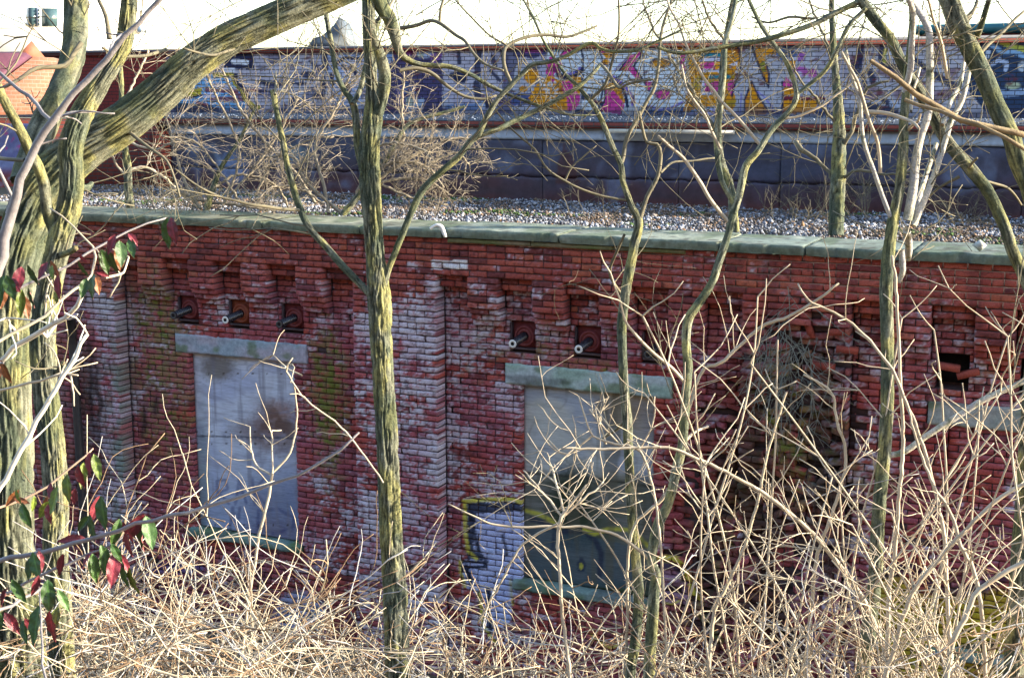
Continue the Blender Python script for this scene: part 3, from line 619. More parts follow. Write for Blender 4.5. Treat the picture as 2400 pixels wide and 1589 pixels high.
# ------------------------------------------------------------------ far painted wall
d = ray(1188, 269); YG = float(CAM[1] + d[1] * (zroof - CAM[2]) / d[2]); YG = min(max(YG, 9.), 22.)
gb = empty('graffiti_wall', 'long low brick wall covered in pink orange and white graffiti letters', 'wall')
ztop = float(ony(1300, 101, YG)[2]); zt0 = float(ony(1300, 116, YG)[2])
xa = float(ony(120, 180, YG)[0]); xb = float(ony(2600, 180, YG)[0])
def graf(V):
    px, py = proj(V); x, z = V[:, 0], V[:, 2]; n = fbm(x * 1.5, z * 3); n2 = fbm(x * 4, z * 6, 3.)
    c = np.tile([.20, .035, .03], (len(V), 1)); A = np.array
    PB, NV, OR, MG, WH, PU, TE = (.76, .84, .92), (.022, .03, .085), (.85, .34, .01), (.72, .06, .34), (.62, .63, .72), (.10, .07, .20), (.02, .22, .30)
    c = mixc(c, (.5, .5, .58), sstep(385, 400, px) * 1.)
    p = Paint(px, py, c, 5.15, 380, 80, .8); p.lw = 1.7
    p.P((-20, 150), (700, 150), (700, 1100), (-20, 1100), col=(.10, .16, .30), a=.8)
    p.P((200, 480), (880, 480), (1040, 800), (960, 930), (160, 900), (200, 780), col=(.16, .46, .80)); p.P((900, 200), (1100, 200), (1110, 430), (740, 420), (740, 330), col=NV)
    p.L((860, 335), (1020, 345), w=35, col=PB); p.L((760, 435), (860, 440), w=30, col=PB)
    p.P((150, 830), (560, 850), (700, 920), (700, 1000), (140, 1000), col=(.03, .10, .16))
    for l, ww in ((((540, 680), (900, 690)), 30), (((600, 780), (980, 790)), 30), (((840, 720), (940, 740)), 30), (((1040, 680), (1230, 690)), 24), (((430, 830), (540, 860)), 25)): p.L(*l, w=ww, col=(.28, .04, .03), a=.8)
    p.L((640, 620), (780, 640), w=40, col=(.6, .62, .8), a=.8); p.L((520, 740), (620, 745), w=30, col=(.6, .62, .8), a=.8)
    p.P((240, 740), (330, 680), (470, 640), (480, 740), (330, 770), col=(.55, .50, .05)); p.L((240, 760), (330, 775), (480, 740), w=14, col=NV)
    p.L((640, 495), (850, 500), (880, 600), (960, 680), (1010, 790), (1100, 880), (1160, 890), w=34, col=(.50, .44, .05)); p.L((885, 500), (900, 590), (990, 670), (1050, 780), w=26, col=NV)
    p.c = mixc(p.c, (.13, .13, .22), ((px > 600) & (px < 860)) * sstep(.52, .66, n2) * .75)
    for e in ((1760, 490, 90, 40), (1870, 750, 60, 50), (1600, 830, 70, 80), (1350, 610, 150, 30), (1680, 600, 60, 30), (1480, 230, 180, 25), (1200, 580, 60, 30)): p.E(*e, col=NV, a=.85)
    for l, ww in ((((1960, 230), (1970, 420)), 40), (((1940, 540), (1940, 780)), 40), (((1180, 575), (1500, 590), (1700, 600)), 14), (((1180, 690), (1440, 700)), 16), (((1780, 330), (1900, 440)), 20)): p.L(*l, w=ww, col=NV, a=.85)
    p.P((1990, 210), (2400, 210), (2400, 900), (2060, 900), col=(.40, .50, .72), a=.8)
    for l in (((2080, 380), (2200, 290), (2400, 300)), ((2180, 380), (2230, 430), (2290, 380)), ((2300, 400), (2350, 520)), ((2210, 600), (2260, 700), (2250, 620)), ((2040, 500), (2060, 620))): p.L(*l, w=22, col=NV)
    p.s, p.ox, p.oy = 5.15, 780, 80
    p.P((610, 190), (1340, 190), (1320, 960), (560, 960), col=(.07, .06, .15)); p.P((640, 195), (720, 195), (730, 330), (650, 360), col=(.25, .38, .65)); p.P((860, 200), (1015, 200), (985, 262), (870, 250), col=(.30, .05, .30))
    p.E(1110, 245, 110, 50, col=(.42, .48, .68)); p.E(1060, 260, 40, 30, col=(.45, .5, .45)); p.P((880, 770), (1100, 780), (1090, 945), (880, 935), col=(.40, .50, .66), a=.9); p.E(930, 820, 45, 60, col=(.5, .5, .35), a=.8)
    p.P((1180, 250), (1320, 200), (1310, 300), (1180, 420), col=(.22, .10, .32)); p.L((800, 650), (830, 820), w=50, col=(.14, .12, .3)); p.P((840, 560), (1010, 640), (980, 740), (850, 720), col=(.12, .16, .30))
    p.P((1310, 210), (2040, 205), (2040, 820), (1400, 860), (1330, 620), col=(.52, .50, .60)); p.c = mixc(p.c, (.30, .28, .42), ((px > 1035) & (px < 1185)) * sstep(.5, .7, n2) * .6)
    for l, ww in ((((1770, 200), (1745, 350), (1745, 480), (1710, 500)), 45), (((1520, 240), (1525, 350)), 30), (((1735, 600), (1750, 760)), 50), (((1900, 440), (2010, 560)), 26), (((1440, 500), (1620, 480)), 40), (((1930, 270), (1960, 400)), 30), (((2050, 220), (2100, 500)), 40)): p.L(*l, w=ww, col=NV, a=.92)
    p.E(1540, 530, 90, 70, col=NV); p.E(1870, 640, 70, 50, col=(.12, .12, .22), a=.7); p.E(1850, 840, 90, 60, col=NV); p.L((1400, 900), (1750, 880), w=90, col=(.10, .20, .42), a=.85); p.E(1800, 870, 40, 60, col=(.45, .55, .75), a=.9); p.L((1960, 820), (2250, 840), w=60, col=(.25, .03, .06), a=.85)
    p.P((2040, 190), (2290, 190), (2180, 480), (2160, 960), (1960, 960), (2050, 700), col=(.08, .08, .18), a=.8)
    p.L((2280, 215), (2380, 225), w=30, col=MG)
    p.s, p.ox, p.oy = 5.9175, 1200, 80
    p.P((490, 150), (2400, 150), (2400, 1120), (940, 1120), (1000, 850), (560, 600), (480, 400), col=PB)
    p.P((30, 190), (500, 190), (480, 300), (300, 340), (20, 320), col=(.07, .07, .18)); p.L((170, 235), (400, 235), w=35, col=(.35, .08, .33)); p.P((380, 300), (480, 300), (440, 600), (380, 600), col=(.48, .46, .60)); p.P((0, 820), (300, 820), (420, 1000), (0, 1000), col=(.07, .10, .25))
    p.P((470, 600), (480, 430), (520, 330), (580, 300), (640, 380), (700, 420), (610, 500), (570, 610), col=MG); p.P((655, 310), (740, 195), (900, 188), (910, 230), (820, 255), (690, 320), col=MG); p.P((580, 200), (670, 200), (620, 285), col=(.05, .45, .70))
    p.L((620, 500), (650, 570), (740, 600), (860, 590), (970, 500), w=44, col=NV); p.L((760, 560), (860, 540), (950, 470), w=18, col=(.22, .18, .55)); p.L((560, 470), (620, 500), w=50, col=(.25, .02, .14))
    p.E(270, 590, 110, 105, col=OR); p.E(160, 765, 60, 42, col=OR); p.P((330, 720), (400, 650), (470, 600), (560, 585), (640, 640), (760, 640), (860, 590), (960, 600), (985, 760), (930, 860), (780, 940), (780, 1060), (600, 1060), (300, 980), (235, 900), (300, 760), col=OR)
    p.P((690, 660), (810, 660), (880, 780), (945, 870), (930, 960), (870, 1065), (780, 1060), (760, 900), (690, 740), col=MG); p.P((520, 610), (600, 640), (560, 680), col=MG)
    p.E(330, 470, 60, 30, col=NV, a=.7); p.L((380, 600), (340, 680), w=30, col=(.2, .25, .35), a=.8)
    p.P((1230, 140), (1420, 160), (1440, 250), (1300, 300), (1225, 260), col=MG); p.P((1250, 270), (1410, 255), (1400, 330), (1290, 335), col=OR); p.E(1300, 390, 55, 40, col=OR)
    p.P((1680, 120), (1790, 125), (1790, 280), (1660, 440), (1790, 590), (1785, 645), (1700, 600), (1610, 510), (1500, 510), (1640, 300), (1740, 250), (1700, 180), col=MG); p.P((1500, 480), (1600, 430), (1570, 520), col=OR)
    p.L((1800, 140), (1800, 290), (1690, 450), (1800, 620), w=18, col=NV); p.L((1490, 510), (1620, 310), w=14, col=NV); p.L((1430, 490), (1580, 360), w=16, col=(.2, .22, .6))
    p.P((1290, 700), (1400, 660), (1530, 760), (1530, 870), (1480, 870), (1300, 790), col=OR); p.P((1290, 780), (1400, 780), (1480, 870), (1550, 890), (1560, 1000), (1500, 1115), (1230, 1080), (1300, 900), col=MG); p.P((1480, 860), (1560, 870), (1565, 970), (1500, 900), col=OR)
    p.L((1320, 640), (1440, 660), (1540, 760), (1580, 880), (1600, 1000), w=28, col=NV); p.L((1400, 590), (1520, 680), (1620, 800), (1680, 900), (1670, 985), w=24, col=(.20, .12, .55)); p.L((1285, 700), (1290, 900), (1225, 1060), w=14, col=NV)
    p.P((1840, 665), (1965, 665), (1900, 800), col=MG); p.L((1830, 665), (1900, 805), (1970, 665), w=12, col=NV); p.E(2090, 840, 118, 78, col=NV); p.E(2090, 842, 95, 60, col=MG); p.E(2060, 405, 150, 70, col=NV); p.E(2065, 412, 125, 52, col=OR)
    p.L((1900, 1000), (2050, 1055), (2200, 1030), (2367, 950), w=20, col=(.25, .22, .65)); p.L((1880, 1090), (2100, 1110), (2367, 1060), w=50, col=(.05, .14, .35)); p.P((2140, 120), (2400, 150), (2400, 235), (2250, 210), col=OR); p.L((2190, 190), (2320, 280), (2340, 420), w=14, col=NV); p.P((2330, 240), (2400, 240), (2400, 330), col=(.5, .12, .05))
    for l, ww in ((((985, 560), (975, 660), (990, 860)), 18), (((1245, 650), (1290, 700)), 14), (((1262, 760), (1240, 900), (1190, 1090)), 18), (((960, 210), (985, 330), (985, 480)), 16), (((1215, 150), (1215, 260), (1250, 330), (1250, 420), (1330, 440), (1410, 380)), 14),
                  (((1430, 620), (1560, 560), (1640, 620)), 12), (((1825, 290), (1830, 480), (1845, 660)), 12), (((650, 330), (700, 260), (760, 210)), 10), (((930, 250), (820, 280), (700, 340)), 10), (((1060, 880), (1150, 940), (1230, 960)), 40), (((1000, 880), (1090, 870)), 50), (((900, 1070), (1150, 1100)), 34), (((1860, 940), (1870, 1060), (1900, 1110)), 16), (((2290, 430), (2240, 620), (2300, 800), (2367, 860)), 16)): p.L(*l, w=ww, col=NV, a=.95)
    W = (.85, .85, .85)
    for l in (((460, 660), (420, 655), (395, 680), (410, 705), (450, 700), (455, 720), (400, 730)), ((500, 690), (530, 668), (555, 690), (550, 730), (515, 735), (500, 690)), ((590, 665), (600, 680)), ((430, 770), (480, 760), (470, 790), (520, 780)), ((480, 760), (485, 850), (520, 840), (510, 800)), ((600, 730), (560, 760), (600, 790), (640, 770)), ((540, 850), (520, 900), (560, 930), (510, 945)), ((600, 830), (660, 830), (640, 870)), ((560, 860), (600, 880))): p.L(*l, w=13, col=W)
    p.s, p.ox, p.oy = 5.9175, 1580, 80
    p.P((180, 230), (260, 140), (700, 90), (860, 100), (915, 260), (915, 420), (880, 540), (800, 700), (840, 850), (870, 950), (800, 1090), (600, 1000), (400, 1040), (120, 1090), (180, 850), (240, 700), (200, 500), col=OR)
    p.c = mixc(p.c, (.42, .32, .03), ((px > 1605) & (px < 1735)) * sstep(.45, .6, n2) * (p.c[:, 0] > .6) * (p.c[:, 2] < .1) * .8)
    for q in (((340, 330), (700, 325), (700, 380), (340, 390)), ((340, 495), (660, 490), (640, 530), (350, 530)), ((360, 800), (640, 820), (640, 870), (380, 850)), ((770, 420), (880, 390), (890, 500), (850, 560), (760, 500)), ((360, 640), (430, 650), (420, 790), (370, 790))): p.P(*q, col=(.66, .66, .82))
    p.P((800, 450), (870, 440), (850, 560), (760, 580), (730, 500), col=OR)
    for q in (((370, 400), (560, 395), (560, 485), (370, 495)), ((430, 680), (680, 650), (700, 780), (560, 812), (420, 790)), ((740, 650), (865, 650), (830, 780), (790, 860), (740, 760)), ((90, 250), (140, 250), (155, 520), (90, 520))): p.P(*q, col=MG)
    p.L((400, 290), (640, 290), w=32, col=TE); p.L((500, 600), (760, 600), w=32, col=TE); p.P((-20, 140), (90, 150), (95, 230), (-20, 200), col=OR)
    p.P((150, 1120), (300, 1050), (520, 1015), (690, 1060), (720, 1125), col=(.5, .5, .78)); p.L((250, 1075), (400, 1030), (560, 1020), w=18, col=(.03, .25, .5)); p.E(570, 1090, 60, 30, col=(.35, .22, .6), a=.8)
    p.P((980, 900), (1030, 740), (1075, 660), (1110, 720), (1180, 880), (1285, 1060), (1290, 1120), (980, 1120), col=OR); p.P((1130, 180), (1400, 195), (1425, 290), (1250, 300), (1270, 420), (1312, 560), (1310, 725), (1240, 620), (1160, 430), (1120, 300), col=OR); p.P((1180, 400), (1260, 380), (1270, 520), (1220, 520), col=(.28, .26, .03))
    p.L((975, 1120), (980, 920), (1075, 655), (1120, 760), (1200, 920), (1300, 1060), (1360, 1110), (1480, 1110), (1500, 1000), (1500, 660), w=15, col=NV); p.L((1080, 150), (1130, 330), (1200, 520), (1310, 745), (1318, 560), (1275, 420), w=17, col=NV); p.L((870, 150), (917, 300), (917, 480), (860, 650), (800, 860), w=16, col=NV)
    p.L((930, 830), (920, 1088), (830, 1090), w=11, col=(.22, .2, .6)); p.L((1160, 800), (1230, 860), (1350, 1000), (1360, 1078), (1440, 1080), w=13, col=(.22, .2, .6)); p.E(980, 550, 42, 26, col=(.15, .03, .06)); p.E(1105, 413, 18, 12, col=(.15, .03, .1))
    p.P((1960, 140), (2400, 140), (2400, 1000), (1960, 1000), col=(.45, .43, .52)); p.P((1430, 160), (1720, 165), (1700, 300), (1500, 420), (1420, 290), col=(.10, .16, .34))
    p.P((1510, 690), (1560, 600), (1650, 700), (1690, 765), (1520, 740), col=MG); p.P((1520, 740), (1690, 765), (1700, 860), (1520, 860), col=OR); p.P((1520, 860), (2100, 880), (2100, 920), (1520, 920), col=(.22, .03, .05)); p.P((1520, 920), (1990, 920), (1960, 1105), (1500, 1110), col=OR); p.P((1560, 370), (1690, 370), (1680, 480), (1590, 500), col=OR)
    p.P((1700, 280), (1820, 250), (1800, 370), (1720, 380), col=(.36, .12, .45)); p.E(1740, 520, 130, 70, col=(.50, .12, .42)); p.E(1720, 560, 60, 40, col=(.6, .55, .75)); p.E(1920, 560, 60, 80, col=(.48, .12, .35)); p.E(1900, 650, 80, 50, col=(.58, .5, .68)); p.P((1980, 980), (2150, 980), (2100, 1130), (1970, 1130), col=(.08, .13, .3))
    p.s, p.ox, p.oy = 5.14, 1960, 40
    p.c = mixc(p.c, (.20, .08, .12), ((px > 1980) & (px < 2330)) * sstep(.5, .68, n2) * .7)
    for l, ww in ((((300, 350), (290, 480), (220, 610)), 50), (((200, 640), (320, 700), (350, 820)), 32), (((290, 480), (290, 640)), 26), (((550, 380), (540, 520), (600, 600), (740, 610)), 45), (((400, 660), (440, 760)), 50), (((560, 1000), (700, 1090)), 60), (((400, 1090), (700, 1130)), 50), (((900, 480), (1100, 640)), 60), (((1180, 700), (1400, 820)), 50)): p.L(*l, w=ww, col=NV, a=.92)
    p.L((590, 400), (580, 540), w=26, col=(.5, .46, .06)); p.E(640, 480, 50, 60, col=(.55, .6, .7), a=.7); p.E(700, 1060, 60, 50, col=(.5, .58, .75), a=.8)
    p.P((1560, 300), (2400, 300), (2400, 1250), (1800, 1150), (1600, 900), col=(.03, .06, .13)); p.L((1860, 330), (2000, 430), (2150, 420), (2262, 480), w=60, col=(.25, .45, .70)); p.L((2000, 310), (2100, 355), (2262, 390), w=40, col=(.45, .50, .08)); p.L((1880, 570), (1960, 520), (2060, 560), (2040, 640), w=30, col=(.45, .55, .75)); p.L((1880, 900), (2060, 930), (2262, 900), w=80, col=(.28, .40, .60)); p.E(2130, 830, 100, 40, col=(.45, .52, .35)); p.E(2240, 600, 50, 60, col=(.5, .6, .7)); p.L((1830, 420), (1800, 520), w=30, col=(.5, .6, .75))
    # worn brick showing through, then darker blue towards the foot
    p.c = mixc(p.c, (.16, .035, .035), sstep(.70, .80, fbm(x * 5 + 3, z * 14, 6.)) * .8)
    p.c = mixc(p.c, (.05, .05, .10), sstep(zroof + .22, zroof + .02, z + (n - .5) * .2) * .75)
    return np.where((px < 388)[:, None], np.array([.22, .035, .03]), p.c)
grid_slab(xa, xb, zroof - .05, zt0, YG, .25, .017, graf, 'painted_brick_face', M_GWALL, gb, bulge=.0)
cpm = MB(); cpm.box(-40, xb, YG - .05, YG + .3, zt0 + .002, ztop - .05); cpm.build('brick_coping', M_FARBRICK, gb)
cpm = MB(); cpm.box(-40, xb, YG - .08, YG + .33, ztop - .048, ztop); cpm.build('coping_sheet', mat('zinc', base=(.16, .16, .18), var=.3, vscale=2, rough=.4), gb)
cpm = MB(); cpm.box(-40, xa - .002, YG + .004, YG + .25, zroof - .05, zt0); cpm.build('bare_brick_face', M_FARBRICK, gb)
# building with the teal roof edge at the right
tb = empty('teal_roofed_building', 'brick building with a rounded teal metal roof edge above the graffiti at the right', 'building')
q0 = ony(2160, 70, YG + .6); q1 = ony(2700, 70, YG + .6); zl = float(ony(2350, 80, YG + .4)[2]); zh = float(ony(2350, 55, YG + .4)[2])
mm = MB(); mm.box(q0[0], q1[0], YG + .35, YG + 5, zroof, zl); mm.build('brick_wall', M_FARBRICK, tb)
th = np.linspace(0, 2 * np.pi, 25)[:-1]; rr = (zh - zl) / 2
V = np.concatenate([np.stack([np.full(24, xx), YG + .35 + rr * 1.2 * np.cos(th), zl + rr + rr * np.sin(th)], -1) for xx in np.linspace(q0[0] - .1, q1[0], 8)])
mk('roof_edge', V, [tubefaces(8, 24), [list(range(24))]], M_TEAL, tb, smooth=True)
mm = MB(); mm.box(q0[0] + .05, q1[0], YG + .36, YG + 5, zl + .01, zh - .02); mm.build('roof', M_TEAL, tb)

# brick gable with a sunlit side at the far left
gh = empty('brick_penthouse', 'small sunlit orange brick gable house on the roof at the far left', 'building')
def PX(px, py, Y): return ony(px, py, Y)
Yp = 9.5; a0 = PX(-70, 200, Yp); a1 = PX(126, 200, Yp); zt = PX(100, 136, Yp)[2]; zb0 = PX(60, 268, Yp)[2]
x0, x1 = a0[0], a1[0]
# gable end turned towards the sun: wall runs from near left to far right
nxv = np.array([.75, -.66]); wv = np.array([.66, .75])
o1 = np.array([x1, Yp]); 
def quad(mb, pts): mb.add(np.array(pts, float), [[list(range(len(pts)))]])
A0 = atd(-60, 240, 24.); 
def wp(px, py, dd): return atd(px, py, dd)
g = MB(); quad(g, [wp(-90, 272, 21.5), wp(126, 268, 24.5), wp(126, 136, 24.5), wp(78, 134, 23.8), wp(-90, 262, 21.5)])
g1 = MB(); F0 = [wp(-90, 275, 21.5), wp(126, 270, 24.5), wp(126, 136, 24.5), wp(78, 134, 23.8), wp(-90, 262, 21.5)]; back = np.array([-1.2, 1.6, 0])
V = np.array(F0 + [q + back for q in F0]); n = 5
mk('gable_wall', V, [[[0, 1, 2, 3, 4]], [[9, 8, 7, 6, 5]], [[(i + 1) % n, i, i + n, (i + 1) % n + n] for i in range(n)]], M_LITBRICK, gh)
F1 = [wp(-90, 250, 21.4), wp(72, 133, 23.7), wp(60, 124, 23.7), wp(-90, 124, 21.4)]; V = np.array(F1 + [q + back for q in F1]); n = 4
mk('roof_slope', V, [[[0, 1, 2, 3]], [[7, 6, 5, 4]], [[(i + 1) % n, i, i + n, (i + 1) % n + n] for i in range(n)]], mat('maroon_roofing', base=(.09, .03, .05), var=.2, rough=.7), gh)
F1 = [wp(40, 133, 23.5), wp(106, 136, 24.2), wp(74, 96, 23.9)]; V = np.array(F1 + [wp(74, 130, 24.9)])
mk('pyramid_cap', V, [[[0, 1, 2], [1, 3, 2], [3, 0, 2], [0, 3, 1]]], mat('terracotta', base=(.28, .10, .06), var=.15, vscale=6, rough=.8), gh)
# distant white building
wb = empty('white_building', 'distant white rendered building with dark windows beyond the roofs at the top left', 'building')
D = 70.
def wbq(name, p0, p1, mt, par, off):
    # facade turned to the sun
    def at_(px, py): 
        return atd(px, py, D + (px - 100) * .012 - off)
    a, b = p0, p1; F0 = [at_(a[0], b[1]), at_(b[0], b[1]), at_(b[0], a[1]), at_(a[0], a[1])]; bk_ = np.array([-3., 4., 0]) * (.04 if par is not wb or off else 1)
    V = np.array(F0 + [q + bk_ for q in F0]); n = 4
    return mk(name, V, [[[0, 1, 2, 3]], [[7, 6, 5, 4]], [[(i + 1) % n, i, i + n, (i + 1) % n + n] for i in range(n)]], mt, par)
wbq('facade', (-300, -120), (330, 128), M_WHITEWALL, wb, 0)
M_PALE = mat('pale_blue_render', base=(.45, .56, .66), var=.12, vscale=1.2)
wbq('pale_panel', (-100, -60), (60, 66), M_PALE, wb, .3)
w1 = wbq('window', (67, 18), (85, 62), M_WIN, wb, .3); w2 = wbq('window', (98, 20), (134, 62), M_WIN, wb, .3); gp = wbq('glass_block_strip', (86, 18), (97, 62), M_WHITEWALL, wb, .35)
for z in range(5): wbq('glass_block', (89, 22 + z * 8), (93.5, 27 + z * 8), M_WIN, gp, .45)
wbq('blue_sign_box', (318, 62), (352, 76), M_PALE, wb, .3)
# dark gabled roof beyond
dg = empty('dark_gable_roof', 'dark slate gable peeking above the painted wall near the centre left', 'roof')
F0 = [wp(722, 108, 40), wp(815, 108, 40), wp(812, 92, 40), wp(795, 40, 40), wp(782, 60, 40), wp(755, 84, 40), wp(735, 90, 40)]; n = 7
V = np.array(F0 + [q + np.array([-2, 4., 0]) for q in F0])
mk('gable', V, [[list(range(n))], [list(range(2 * n - 1, n - 1, -1))], [[(i + 1) % n, i, i + n, (i + 1) % n + n] for i in range(n)]], mat('slate', base=(.05, .06, .07), col2=(.16, .18, .2), vscale=3, rough=.6), dg)

# ------------------------------------------------------------------ ground
def gz(x, y):
    s = y - CAM[1]
    return np.maximum(.45 + .1 * np.sin(x * .7), 4.75 - .47 * (s - 2.0) + .12 * np.sin(x * .9 + y)) - np.clip(2 - s, 0, 50) * .02
nx, ny = 120, 110
gxs = np.concatenate([np.linspace(-420, -22, 12), np.linspace(-20, 12, 96), np.linspace(14, 400, 12)]); gys = np.concatenate([np.linspace(-300, -18, 8), np.linspace(-17, .5, 92), np.linspace(2, 900, 10)])
X, Y = np.meshgrid(gxs, gys, indexing='ij'); Z = np.where(Y > .6, 0., gz(X, Y)) + (fbm(X * 1.5, Y * 1.5) - .5) * .15 * (Y < .5)
F = [[i * 110 + j, (i + 1) * 110 + j, (i + 1) * 110 + j + 1, i * 110 + j + 1] for i in range(119) for j in range(109)]
tag(mk('ground', np.stack([X.ravel(), Y.ravel(), Z.ravel()], -1), [F], M_LITTER, smooth=True), kind='structure')
# ------------------------------------------------------------------ trees
def traced(pts, d, d2=None):
    """pts: (px, py, width px); depth runs from d to d2 -> metres"""
    d2 = d if d2 is None else d2; n = len(pts); P = []; W = []
    for i, (x, y, w_) in enumerate(pts):
        dd = d + (d2 - d) * i / max(1, n - 1); P.append(atd(x, y, dd)); W.append(w_ / 2 * dd / FOC)
    return np.array(P), np.array(W)
def root_down(P, W, flare=1.25):
    """continue a trunk from the lowest traced point into the ground"""
    p = P[0].copy(); g = float(gz(p[0], p[1])) - .15; n = max(1, int((p[2] - g) / .5)); ex = []
    dx = (P[0] - P[min(2, len(P) - 1)]) * np.array([.25, .25, 0])
    for i in range(n, 0, -1): ex.append(p + dx * i / n + np.array([0, 0, (g - p[2]) * i / n]))
    return np.vstack([ex, P]), np.concatenate([np.linspace(W[0] * flare, W[0], n + 1)[:-1], W])
def grow(p, d, L, r, lev, out, q, droop=0., K=5, spread=.75, kids=3, tipf=.55):
    """one wandering twig and its side twigs"""
    pts = [tuple(p)]; rad = [r]; cur = list(p); dx, dy, dz = d; st = L / K; kp = []
    for i in range(K):
        dx += q.gauss(0, .16); dy += q.gauss(0, .16); dz += q.gauss(0, .14) - droop
        n = math.sqrt(dx * dx + dy * dy + dz * dz) + 1e-9; dx, dy, dz = dx / n, dy / n, dz / n
        cur = [cur[0] + dx * st, cur[1] + dy * st, cur[2] + dz * st]; pts.append(tuple(cur)); rad.append(r * (1 - (1 - tipf) * (i + 1) / K)); kp.append((tuple(cur), (dx, dy, dz)))
    rad[-1] *= 1.25
    out.append((np.array(pts), np.array(rad)))
    if lev > 0:
        for (c, dd) in q.sample(kp[:-1], min(kids, len(kp) - 1)):
            for sg in ((1, -1) if q.random() < .45 else (1,)):
                v = (q.gauss(0, 1), q.gauss(0, 1), q.gauss(0, .8)); nn = math.sqrt(sum(a * a for a in v)) + 1e-6
                nd = [dd[k] * (1 - spread * .35) + sg * v[k] / nn * spread for k in range(3)]
                grow(c, nd, L * q.uniform(.35, .65), r * q.uniform(.55, .75), lev - 1, out, q, droop, K, spread, kids, tipf)
def twigs_on(P, W, q, n, L, lev=1, droop=.0, rmin=.0022, t0=.25, up=.2, out=None, kids=2):
    out = [] if out is None else out; T = np.gradient(P, axis=0)
    for _ in range(n):
        i = q.randint(int(len(P) * t0), len(P) - 1); t = T[i] / (np.linalg.norm(T[i]) + 1e-9)
        v = np.array([q.gauss(0, 1), q.gauss(0, 1), q.gauss(0, 1)]); v -= t * (v @ t); v /= np.linalg.norm(v) + 1e-9
        d = t * .45 + v * .8 + np.array([0, 0, up]); grow(P[i], d / np.linalg.norm(d), L * q.uniform(.4, 1.2), max(rmin, W[i] * .28 if W[i] < .02 else .0045), lev, out, q, droop, kids=kids)
    return out
def make_tree(name, label, trunk, limbs, d, group=None, bark=dict(), twn=10, twL=.6, lev=1, mt=None, root=True, seed=1, S=40, limb_d=None, twmat=None, extra=None, cat='tree', limbname='branch', droop=0., twr=.0028, thin=.012, palelimb=False):
    q = random.Random(seed)
    P, W = traced(trunk, d)
    if root: P, W = root_down(P, W)
    t = empty(name, label, cat, group=group)
    V, F, c = bark_tube(P, W, S=S, seed=seed * 3.7, **bark); mk('trunk', V, F, M_BARK, t, col=c, smooth=True)
    tw = []; Pr, Wr = resample(P, W, .08); vis = Pr[:, 2] > float(gz(Pr[0][0], Pr[0][1])) + 1.5
    for k, lm in enumerate(limbs):
        dd = d + (limb_d[k] if limb_d else (0 if k % 2 else .0)); e = dd + q.uniform(-.5, .5)
        L, Wl = traced(lm, dd, e); mw = float(np.mean(Wl))
        if palelimb and mw > .010:
            V, F, c = bark_tube(L, Wl, S=16, seed=seed + k * 1.3, step=.02, amp=.03, q=1.2, b=8, pale=True); mk(limbname, V, F, M_BARK, t, col=c, smooth=True)
        elif mw > thin:
            V, F, c = bark_tube(L, Wl, S=18 if mw < .03 else 28, seed=seed + k * 1.3, step=max(.015, mw * .5), **{**bark, 'amp': bark.get('amp', .16) * .7, 'q': bark.get('q', 2) * .75}); mk(limbname, V, F, M_BARK, t, col=c, smooth=True)
        else:
            Ls, Ws = resample(L, Wl, .10); Ls = Ls + np.array([[q.gauss(0, min(mw * .35, .004)) for _ in range(3)] for _ in Ls]); Ls, Ws = resample(Ls, Ws, .035)
            V, F = batch_tubes([(Ls, Ws)], 8); mk(limbname, V, F, mt or M_TWIG, t, smooth=True)
        Lr, Wl2 = resample(L, Wl, .06); twigs_on(Lr, Wl2, q, max(2, int(twn * .62 * len(Lr) * .06 / 1.2)), twL, lev, droop, out=tw, rmin=twr)
    if extra: tw += extra
    if tw:
        V, F = batch_tubes(tw, 5); mk('twigs', V, F, twmat or mt or M_TWIG, t, smooth=True)
    return t
def skyarcs(n, q, d, x0, x1, y1, r=.0032, lev=1, L=1.6):
    """fine crown twigs hanging into view from above the frame"""
    out = []
    for _ in range(n):
        x = q.uniform(x0, x1); y = q.uniform(-160, y1 * .5); p = atd(x, y, d + q.uniform(-.6, .6)); dirn = np.array([q.uniform(-.8, .8), q.uniform(-.5, .5), q.uniform(-.9, .35)]); grow(p, dirn / np.linalg.norm(dirn), L * q.uniform(.4, 1), r * q.uniform(.7, 1.5), lev, out, q, .02, K=8, kids=3)
    return out
def sc_(s, ox, oy, w0, w1, *pts):
    n = len(pts); return [(x / s + ox, y / s + oy, w0 + (w1 - w0) * i / max(1, n - 1)) for i, (x, y) in enumerate(pts)]
Z3 = 2.96
qa = random.Random(5)
# big leaning mossy tree
big_tr = [(20, 1250, 108), (20, 1060, 104), (14, 900, 102), (18, 760, 102), (32, 640, 106), (62, 530, 108), (112, 430, 108), (190, 352, 96), (285, 292, 90), (372, 222, 84), (450, 152, 78), (540, 92, 74), (680, 28, 70), (820, -30, 64), (960, -90, 55)]
make_tree('leaning_tree', 'thick furrowed mossy tree leaning diagonally across the top left corner', big_tr,
          [[(56, 430, 62), (82, 350, 62), (105, 292, 60), (140, 215, 54), (168, 145, 54), (178, 70, 54), (178, -30, 52)],
           [(390, 120, 9), (345, 130, 8), (280, 130, 7), (240, 112, 6)], [(560, 110, 8), (500, 130, 6), (430, 115, 5)], [(190, 100, 13), (150, 155, 12), (90, 160, 11), (40, 190, 9), (-20, 220, 8)],
           [(285, 300, 9), (330, 330, 8), (390, 380, 6), (420, 460, 5)], [(258, 95, 13), (246, 40, 10), (225, -10, 8)]],
          6.4, bark=dict(amp=.20, q=6.6, b=4.6), S=120, twn=9, twL=.5, seed=2, extra=skyarcs(22, qa, 6.6, 180, 760, 120, r=.0022, L=.7))
